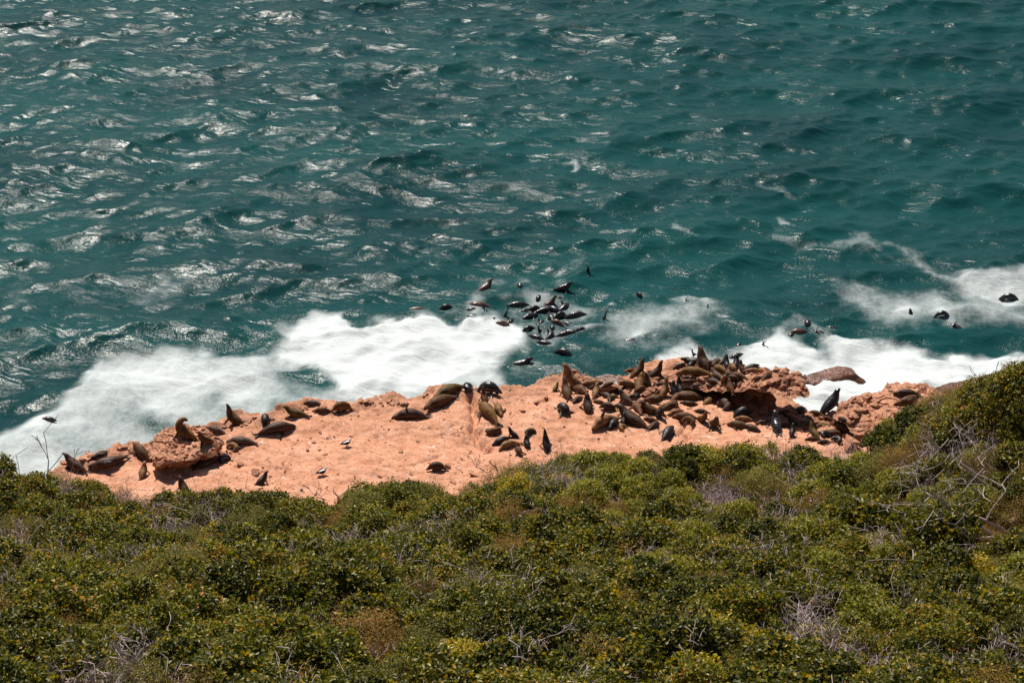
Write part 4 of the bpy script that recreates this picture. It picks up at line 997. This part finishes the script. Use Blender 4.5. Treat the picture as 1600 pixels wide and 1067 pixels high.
P_('dry', 105, 778, 1.05, 'lilac grey leafless bush below the bare twigs at far left')
P_('olive', 150, 770, .8, 'small olive bush right under the big arched seal')
P_('dry', 228, 778, 1.1, 'lilac grey dry bush beneath the boulder and upright sandy seal')
P_('green', 60, 815, 1.3, 'green shrub below the lilac grey bush at the left margin')
P_('dry', 190, 815, .9, 'grey twiggy bush in a gap under the boulder')
P_('olive', 300, 812, .6, 'low olive bush covering the foot of the dark sitting seal')
P_('green', 375, 808, .8, 'dark leafy shrub just below the small black seal')
P_('green', 432, 814, .75, 'green shrub right of the leafy one under the small black seal')
P_('dry', 345, 815, .95, 'grey thorny bush left of the ochre heath')
P_('rust', 415, 822, .9, 'ochre heath bush between two grey bushes, left of centre')
P_('dry', 475, 835, .9, 'pale grey thorny bush right of the ochre heath')
P_('rust', 545, 822, 1.15, 'rusty ochre heath bush left of the round jutting shrub')
P_('dark', 602, 770, .85, 'round dark shrub jutting onto bare rock below the gulls')
P_('bright', 690, 776, .7, 'small bright shrub at the rock edge below the lone dark seal')
P_('green', 638, 815, 1.05, 'dark leaved shrub behind the rusty heath, below the round one')
P_('olive', 730, 800, .9, 'pale olive bush between two greener shrubs at centre')
P_('green', 790, 755, .8, 'upright dark shrub at the rock edge under the huddle of seals')
P_('bright', 832, 772, 1.1, 'bright yellow green shrub under the huddle of seals')
P_('rust', 852, 728, .7, 'small ochre bush on the rock edge below the lone tall black seal')
P_('bright', 905, 728, 1.0, 'bright leafy shrub at the rock edge right of the ochre one')
P_('green', 950, 697, .55, 'small dark shrub peeking up below the tan flipper waving seal')
P_('dry', 995, 698, .75, 'pinkish grey dry bush on the rock edge at the crowd')
P_('bright', 975, 738, 1.1, 'dense yellow green shrub below the pinkish dry bush')
P_('bright', 1078, 712, 1.15, 'domed bright green shrub below the lone black seal by the scrub')
P_('bright', 1035, 765, 1.25, 'large bright shrub under the domed one')
P_('green', 1165, 700, .85, 'thin shrub with dark leaves left of the pale forked stems')
P_('rust', 1120, 752, 1.1, 'yellowish brown heath behind the silvery dry bush')
P_('dry', 1125, 778, 1.15, 'silvery dry bush surrounded by green, right of centre')
P_('olive', 1215, 730, .75, 'olive bush at the roots of the pale forked stems')
P_('green', 1280, 738, .7, 'green shrub below the near crowd of seals')
P_('dry', 1255, 752, .7, 'pinkish twig bush under the near crowd')
P_('olive', 1350, 732, .8, 'olive shrub with thin stems below the orange slab')
P_('rust', 1415, 692, 1.1, 'brown green heath just below the pale rock hump')
P_('olive', 1385, 720, 1.2, 'olive heath below the brown green one')
P_('bright', 1480, 680, 1.2, 'light green shrub between the pale hump and the tall tree')
P_('tree', 1548, 652, 2.1, 'tall dense shrub tree standing highest at the right, against the surf', 1.0)
P_('tree', 1606, 650, 2.3, 'second tall shrub tree at the right margin beside the highest one', 1.05)
P_('dark', 1500, 700, 1.3, 'dark shrub at the foot of the tall tree')
P_('rust', 1560, 735, 1.3, 'brown thicket bush between the tall tree and bleached branches')
P_('green', 1330, 765, 1.5, 'leafy green shrub left of the bleached branches')
P_('bright', 1200, 760, 1.2, 'bright green shrub right of the silvery dry bush')
P_('dark', 1350, 835, 1.9, 'broad dark glossy shrub in the middle of the right thicket')
P_('dark', 1470, 860, 1.9, 'broad dark glossy shrub under the bleached branches')
P_('rust', 900, 808, 1.25, 'reddish brown heath bush in the centre')
P_('dry', 990, 838, 1.0, 'purple grey bush with crooked twigs right of the reddish heath')
P_('bright', 945, 818, .7, 'pale yellow shrub among brown heath in the centre')
P_('dry', 855, 838, .9, 'grey thorny bush under the reddish heath')
P_('dark', 730, 850, 1.3, 'dark glossy shrub left of the grey thorn, centre')
P_('dark', 650, 885, 1.5, 'big dark shrub in the middle left thicket')
P_('dark', 850, 900, 1.5, 'big dark shrub with black gaps below the centre')
P_('green', 420, 880, 1.4, 'glossy green shrub below the ochre heath')
P_('dry', 185, 892, 1.1, 'big lilac grey dry bush in the lower left')
P_('dark', 80, 880, 1.5, 'big dark shrub at the left margin left of the lilac bush')
P_('green', 290, 940, 1.3, 'glossy green shrub in the lower left below the lilac bush')
P_('yellow', 590, 985, .8, 'shrub with bright yellow leaves near the bottom centre')
P_('dry', 555, 1045, 1.0, 'dead straw grey bush at the bottom edge left of centre')
P_('dry', 815, 1030, .8, 'tangle of grey twigs at the bottom edge right of centre')
P_('yellow', 735, 965, .6, 'small yellow flecked shrub below the big dark one at centre')
P_('rust', 1190, 850, 1.2, 'brown dry heath in the right centre thicket')
P_('dry', 1220, 905, .9, 'pale thorny bush below the brown heath on the right')
P_('green', 1080, 890, 1.4, 'olive green shrub left of the brown heath, right centre')
P_('dry', 1235, 1010, .8, 'grey twig bush near the bottom edge on the right')
P_('dry', 1400, 965, .8, 'thin grey bush in dark shrubs at lower right')
P_('green', 1540, 960, 1.4, 'glossy shrub in the lower right corner region')
P_('yellow', 1050, 985, .6, 'yellow leaved shrub at the bottom right of centre')

SHRUBS += [veg_at(1545, 790, .5)[:2] + (1.3,), veg_at(1500, 780, .5)[:2] + (1.2,)]
# the rest of the thicket, which nobody could count
PROTO = bpy.data.collections.new('scrub_pieces')
ORDER = [('green', 0), ('green', 1), ('green', 2), ('dark', 0), ('dark', 1), ('dark', 2), ('bright', 0), ('bright', 1), ('rust', 0), ('rust', 1), ('olive', 0), ('olive', 1), ('dry', 0), ('dry', 1), ('dry', 2), ('yellow', 0)]
for i, (k, j) in enumerate(ORDER):
    o = bpy.data.objects.new('piece_%02d' % i, CR[k][j]); PROTO.objects.link(o)
def build_thicket():
    r = np.random.default_rng(77); pts = []
    sp = 1.0
    xs = np.arange(-30, 34, sp); ys = np.arange(20, 92, sp)
    X, Y = np.meshgrid(xs, ys); X = (X + r.uniform(-.42, .42, X.shape) * sp).ravel(); Y = (Y + r.uniform(-.42, .42, Y.shape) * sp).ravel()
    fy = np.interp(X, _fx, _fy)
    keep = (Y < fy + .05) & (np.abs(X) < .285 * np.hypot(Y, 22) + 4.5)
    X, Y, fy = X[keep], Y[keep], fy[keep]; Z = hill_z(X, Y)
    R = .7 + .85 * r.random(len(X)) ** 1.5; R *= np.interp(fy - Y, [0, 4.5], [.42, 1.0])
    for (sx, sy, sr) in SHRUBS:
        dd = np.hypot(X - sx, Y - sy); R = np.where(dd < sr * .5, 0, R)
    ok = R > 0; X, Y, Z, R, fy = X[ok], Y[ok], Z[ok], R[ok], fy[ok]; n = len(X)
    far = np.clip((Y - 38) / 42, 0, 1)
    a = fbm(X * .28, Y * .28, 91, 3) + .5 + r.normal(0, .08, n); b_ = fbm(X * .35, Y * .35, 95, 3) + .5 + r.normal(0, .10, n)
    idx = np.where(a < .58 - .12 * far, 3 + r.integers(0, 3, n), r.integers(0, 3, n))
    idx = np.where((b_ > .56) & (r.random(n) < .22 + .4 * far), 10 + r.integers(0, 2, n), idx)
    idx = np.where((b_ < .40) & (r.random(n) < .15 + .5 * far) , 8 + r.integers(0, 2, n), idx)
    idx = np.where((a > .50) & (X > 2) & (r.random(n) < .12 + .75 * far) & (b_ > .40), 6 + r.integers(0, 2, n), idx)
    dry = r.random(n) < .10 + .22 * sstep(.55, .7, vnoise(X * .4, Y * .4, 99)); idx = np.where(dry, 12 + r.integers(0, 3, n), idx)
    idx = np.where(r.random(n) < .014, 15, idx)
    rot = np.stack([r.normal(0, .12, n), r.normal(0, .12, n), r.uniform(0, 6.28, n)], 1)
    me = bpy.data.meshes.new('coastal_scrub'); me.vertices.add(n)
    me.vertices.foreach_set('co', np.stack([X, Y, Z - .08], 1).astype(np.float32).ravel())
    fattr(me, 'size', R); t = me.attributes.new('pick', 'INT', 'POINT'); t.data.foreach_set('value', idx.astype(np.int32))
    q = me.attributes.new('turn', 'FLOAT_VECTOR', 'POINT'); q.data.foreach_set('vector', rot.astype(np.float32).ravel())
    o = link('coastal_scrub', me); tag(o, 'continuous thicket of mixed green and brown scrub covering the slope', 'scrub', kind='stuff')
    ng = bpy.data.node_groups.new('scatter_scrub', 'GeometryNodeTree')
    ng.interface.new_socket('Geometry', in_out='INPUT', socket_type='NodeSocketGeometry'); ng.interface.new_socket('Geometry', in_out='OUTPUT', socket_type='NodeSocketGeometry')
    nd, lk = ng.nodes, ng.links
    gi, go = nd.new('NodeGroupInput'), nd.new('NodeGroupOutput')
    ci = nd.new('GeometryNodeCollectionInfo'); ci.inputs['Collection'].default_value = PROTO; ci.inputs['Separate Children'].default_value = True; ci.inputs['Reset Children'].default_value = True
    ip = nd.new('GeometryNodeInstanceOnPoints'); ip.inputs['Pick Instance'].default_value = True
    def na(name, typ):
        a = nd.new('GeometryNodeInputNamedAttribute'); a.data_type = typ; a.inputs['Name'].default_value = name; return a.outputs['Attribute']
    e2r = nd.new('FunctionNodeEulerToRotation'); lk.new(na('turn', 'FLOAT_VECTOR'), e2r.inputs[0])
    lk.new(gi.outputs[0], ip.inputs['Points']); lk.new(ci.outputs[0], ip.inputs['Instance']); lk.new(na('pick', 'INT'), ip.inputs['Instance Index'])
    lk.new(e2r.outputs[0], ip.inputs['Rotation']); lk.new(na('size', 'FLOAT'), ip.inputs['Scale']); lk.new(ip.outputs[0], go.inputs[0])
    m = o.modifiers.new('scatter', 'NODES'); m.node_group = ng
    return n
N_SCRUB = build_thicket(); print('scrub pieces', N_SCRUB)

# ------------------------------------------------------------------ dead wood
def wood(name, label, cat, me, x, y, z, rz=0.0, sc=1.0, group='dead branches and bare twigs'):
    o = link(name, me); o.location = (x, y, z); o.rotation_euler = (0, 0, rz); o.scale = (sc,) * 3
    return tag(o, label, cat, group)
def wood_h(u, v, lift, *a, **k):
    x, y, z = veg_at(u, v, lift); return wood(a[0], a[1], a[2], a[3], x, y, z, **k)
TW = dead_mesh('bare_twig', 401, M_CHAR, 1.0, .022, 2, 1, (0, 0, 1), 2, .30, .08, 4, .12, .007)
TW2 = dead_mesh('bare_twig', 405, M_TWIG, 1.0, .022, 2, 1, (.1, 0, 1), 2, .30, .08, 4, .12, .007)
wood_h(38, 735, .8, 'bare_twigs', 'bare dark twigs leaning left over the foam at far left', 'twigs', TW, rz=2.5, sc=1.7)
wood_h(72, 722, .9, 'bare_twigs', 'tallest bare dark twigs rising against the foam at far left', 'twigs', TW, rz=.6, sc=2.1)
wood_h(112, 725, .8, 'bare_twigs', 'bare pale twigs in front of the leftmost dark seal', 'twigs', TW2, rz=1.0, sc=1.9)
FORK = dead_mesh('forked_stem', 409, M_PALE, .9, .035, 2, 3, (0, 0, 1), 2, .35, .06, 5, .35, .008)
wood_h(1205, 690, .6, 'forked_stems', 'pale forked dead stems below the big blue black seal', 'dead branch', FORK, rz=.3, sc=1.15)
wood_h(1228, 700, .5, 'forked_stems', 'shorter pale forked stems right of the taller ones, at the scrub edge', 'dead branch', FORK, rz=2.3, sc=.9)
wood_h(1345, 715, .6, 'forked_stems', 'thin pale stem standing in olive scrub below the orange slab', 'dead branch', TW2, rz=2.1, sc=1.3)
BIGD = dead_mesh('bleached_branch', 413, M_PALE, 2.3, .055, 3, 4, (-.95, -.1, .42), 2, .28, .03, 5, .30, .009, .55)
BIGE = dead_mesh('bleached_branch', 417, M_PALE, 2.0, .05, 3, 3, (-.6, .1, .75), 2, .28, .05, 5, .28, .009, .55)
wood_h(1590, 800, 1.0, 'bleached_branch', 'large bleached fallen branch fanning out left at the right margin', 'dead branch', BIGD, sc=1.4)
wood_h(1500, 790, 1.0, 'bleached_branch', 'upright bleached branch left of the fallen fan', 'dead branch', BIGE, sc=1.05)
wood_h(1600, 740, 1.1, 'bleached_branch', 'upper bleached branch at the right margin above the fallen fan', 'dead branch', BIGD, rz=-.25, sc=1.1)
DK = dead_mesh('dead_twig', 421, M_CHAR, .9, .03, 2, 3, (-.6, .2, .30), 2, .45, .0, 4, .5, .009)
def wood_l(u, v, label, me, rz, sc):
    p = land_hit(u, v); return wood('dead_twig', label, 'twigs', me, p.x, p.y, p.z, rz, sc)
wood_l(528, 780, 'crooked dark dead twigs on bare rock left of the round jutting shrub', DK, .4, 1.3)
wood_l(775, 738, 'crooked dark dead twigs on the rock below the huddle of seals', DK, .1, 1.2)
wood_l(796, 730, 'short forked dark twig pointing up at the huddle of seals', TW, .8, .8)
wood_l(385, 762, 'thin dark twig standing on rock beside the small black seal', TW, .2, .6)
for i, (u, v, s_) in enumerate(((300, 890, .9), (500, 870, .9), (690, 920, .8), (1150, 880, .9), (1240, 960, .9), (960, 940, .8), (1440, 1000, .8), (130, 840, 1.0), (210, 790, 1.0), (1090, 800, .8), (470, 930, .7), (40, 1010, .8))):
    wood_h(u, v, .9, 'bare_twigs', ['pale twigs in the thicket right of the big lilac bush', 'pale twigs below the pale grey thorny bush', 'pale twigs under the big dark shrub in the middle left', 'pale twigs above the pale thorny bush on the right', 'pale twigs between thorny and twig bush, lower right', 'pale twigs below the centre dark shrub', 'pale twigs near the bottom at far right', 'pale branch rising at the left under the lilac bush', 'pale branch crossing the grey dry bush near the boulder', 'pale twigs beside the silvery dry bush', 'pale twigs in glossy green at lower left', 'pale twigs in the lower left corner'][i], 'twigs', TW2, rz=i * 1.3, sc=s_ * 1.3)
# ------------------------------------------------------------------ stones and gulls
def chunk_mesh(seed, flat=.6):
    import bmesh
    r = random.Random(seed); bm = bmesh.new()
    for _ in range(16): bm.verts.new((r.uniform(-.5, .5) * r.uniform(.7, 1), r.uniform(-.5, .5) * r.uniform(.7, 1), r.uniform(-.5, .5) * flat))
    bmesh.ops.convex_hull(bm, input=bm.verts[:]); 
    for v in [v for v in bm.verts if not v.link_faces]: bm.verts.remove(v)
    me = bpy.data.meshes.new('stone'); bm.to_mesh(me); bm.free()
    fattr(me, 'rough_edge', np.full(len(me.vertices), 1.0)); me.materials.append(M_ROCK); return me
CH = [chunk_mesh(500 + i, .4 + .08 * (i % 5)) for i in range(10)]
rc = random.Random(12)
def stone(u, v, w, parent=None, label=None, sink=.12, mat=None):
    p = land_hit(u, v); o = bpy.data.objects.new('stone' if parent else 'loose_stone', rc.choice(CH)); COL.objects.link(o)
    o.location = p - Vector((0, 0, -w * (.25 - sink))); o.rotation_euler = (rc.uniform(-.25, .25), rc.uniform(-.25, .25), rc.uniform(0, 6.28)); o.scale = (w * 1.15, w * rc.uniform(.6, 1.1), w * (rc.uniform(.35, .7) if parent is LEDGE else rc.uniform(.6, 1)))
    if parent: o.parent = parent
    else: tag(o, label, 'stone', 'loose stones on the ledge')
    return o
for u, v, w, lab in ((500, 677, .30, 'pale rounded stone left of the upper gull'), (512, 685, .18, 'small dark stone just below the pale rounded one'), (499, 703, .22, 'pale broken stone between the two gulls'), (480, 704, .26, 'flat pale stone left of the broken one near the gulls'),
                     (627, 706, .38, 'pale broken stone on open rock right of the gulls'), (740, 744, .55, 'flat dark brown stone below the lone dark seal'), (700, 731, .45, 'low tan stone beside the lone dark seal'), (722, 738, .18, 'small stone left of the flat dark brown one'),
                     (398, 740, .55, 'angular slab above the small black seal'), (376, 727, .5, 'broken slab right of the curled shiny black seal'), (817, 643, .35, 'upright chip of rock in the middle of the open ledge'), (853, 622, .4, 'dark sliver of rock left of the black low seal'),
                     (838, 630, .4, 'long flat chip below the plump sleeping seal'), (598, 634, .2, 'single dark pebble on the rim rock'), (560, 650, .18, 'small pebble right of the hunched golden seal'), (958, 634, .22, 'thin dark chip in front of the crowd'),
                     (1330, 700, 1.5, 'large smooth orange slab at the scrub edge under the near crowd'), (1075, 656, .35, 'dark chip behind the cracked rock')):
    stone(u, v, w, None, lab)
def pile(n, poly, parent, wmin, wmax):
    us = [p[0] for p in poly]; vs = [p[1] for p in poly]; k = 0; P = poly
    while k < n:
        u, v = rc.uniform(min(us), max(us)), rc.uniform(min(vs), max(vs))
        if float(poly_sd(np.array([u]), np.array([v]), P)[0]) < 0: continue
        stone(u, v, rc.uniform(wmin, wmax), parent); k += 1
pile(60, [(1195, 590), (1210, 578), (1238, 582), (1262, 600), (1262, 612), (1230, 612), (1195, 604)], OUTC, .25, .75)
pile(24, [(1070, 592), (1150, 590), (1195, 600), (1160, 606), (1090, 604)], OUTC, .2, .5)
pile(26, [(1312, 640), (1330, 624), (1375, 610), (1385, 620), (1345, 650), (1330, 664)], PLAT, .25, .6)
pile(14, [(1390, 650), (1440, 640), (1468, 625), (1470, 640), (1400, 665)], PLAT, .25, .6)
pile(26, [(180, 700), (225, 690), (238, 700), (236, 722), (200, 708)], LEDGE, .25, .7)
pile(14, [(90, 726), (180, 702), (180, 712), (110, 735)], LEDGE, .25, .6)
pile(16, [(345, 668), (380, 655), (440, 645), (440, 650), (380, 668)], LEDGE, .2, .5)
pile(12, [(690, 602), (720, 598), (735, 604), (700, 610)], LEDGE, .15, .35)
pile(44, [(955, 608), (1000, 586), (1040, 590), (1040, 612), (990, 622)], LEDGE, .25, .8)
pile(40, [(1180, 640), (1250, 648), (1290, 655), (1340, 690), (1260, 676), (1190, 655)], LEDGE, .25, .8)
pile(10, [(440, 640), (520, 632), (520, 640), (450, 652)], LEDGE, .15, .4)
pile(30, [(1040, 600), (1110, 606), (1150, 612), (1130, 630), (1060, 622)], LEDGE, .2, .55)
pile(22, [(860, 586), (880, 578), (905, 582), (925, 594), (900, 600)], LEDGE, .15, .5)
pile(20, [(560, 624), (645, 624), (690, 606), (690, 612), (640, 632), (560, 632)], LEDGE, .12, .4)
# grit and pebbles
def grit():
    r = np.random.default_rng(88); out = []
    for _ in range(900):
        u, v = r.uniform(230, 1330), r.uniform(585, 780)
        p = at(u, v, 2.0); ey = float(np.interp(p.x, _ex, _ey)); fy = float(np.interp(p.x, _fx, _fy))
        if p.y > ey - .4 or p.y < fy - .5: continue
        z = land_z(p.x, p.y); s = .02 + .05 * r.random() ** 3
        d = r.normal(size=3) * s; d[2] = 0
        out.append((p.x - d[0], p.y - d[1], z, s, p.x + d[0], p.y + d[1], z + s * .4, s * .6))
    V, F = tubes(out, 5); me = mesh_from('grit', V, F, False); fattr(me, 'rough_edge', np.full(len(V), .8))
    tag(link('grit', me, M_ROCK), 'scattered grit and small chips on the bare ledge', 'grit', kind='stuff')
grit()

M_GWHITE = mat_plain('gull_white', (.80, .79, .76), .7, .05); M_GBLACK = mat_plain('gull_black', (.022, .022, .026), .6, .3); M_GBILL = mat_plain('gull_bill', (.55, .38, .06), .5, .1)
def simple(name, parts, mat, parent):
    Vs, Fs, b_ = [], [], 0
    for P, n, sg in parts:
        v, f, _ = loft(P, n, sg); Vs.append(v); Fs += [tuple(i + b_ for i in q) for q in f]; b_ += len(v)
    me = bpy.data.meshes.new(name); me.from_pydata(np.concatenate(Vs).tolist(), [], Fs); me.polygons.foreach_set('use_smooth', np.ones(len(me.polygons), bool)); me.materials.append(mat)
    return link(name, me, None, parent)
def gull(u, v, head, label):
    p = land_hit(u, v); root = empty('gull', p, math.radians(head), 1.05); tag(root, label, 'gull', 'gulls resting on the ledge')
    simple('body', [([(-.20, 0, .17, .03, .02), (-.12, 0, .17, .07, .06), (0, 0, .175, .095, .09), (.10, 0, .20, .08, .08), (.15, 0, .26, .05, .05), (.17, 0, .31, .045, .045), (.205, 0, .325, .035, .034), (.225, 0, .322, .018, .018)], 20, 12)], M_GWHITE, root)
    for s in (-1, 1):
        simple('wing', [([(.09, s * .075, .20, .035, .06), (0, s * .095, .20, .03, .075), (-.12, s * .07, .195, .022, .06), (-.25, s * .03, .185, .014, .03), (-.33, s * .012, .18, .006, .010)], 16, 10)], M_GBLACK, root)
        simple('leg', [([(0, s * .035, .11, .012, .012), (.005, s * .035, .05, .010, .010), (.0, s * .035, .0, .012, .012), (.03, s * .035, .0, .02, .006)], 8, 6)], M_GBILL, root)
    simple('bill', [([(.215, 0, .322, .014, .016), (.25, 0, .316, .010, .013), (.275, 0, .305, .005, .006)], 6, 6)], M_GBILL, root)
gull(542, 697, 28, 'upper of two black backed gulls, white head to the right')
gull(504, 742, 30, 'lower of two black backed gulls, nearer the scrub')
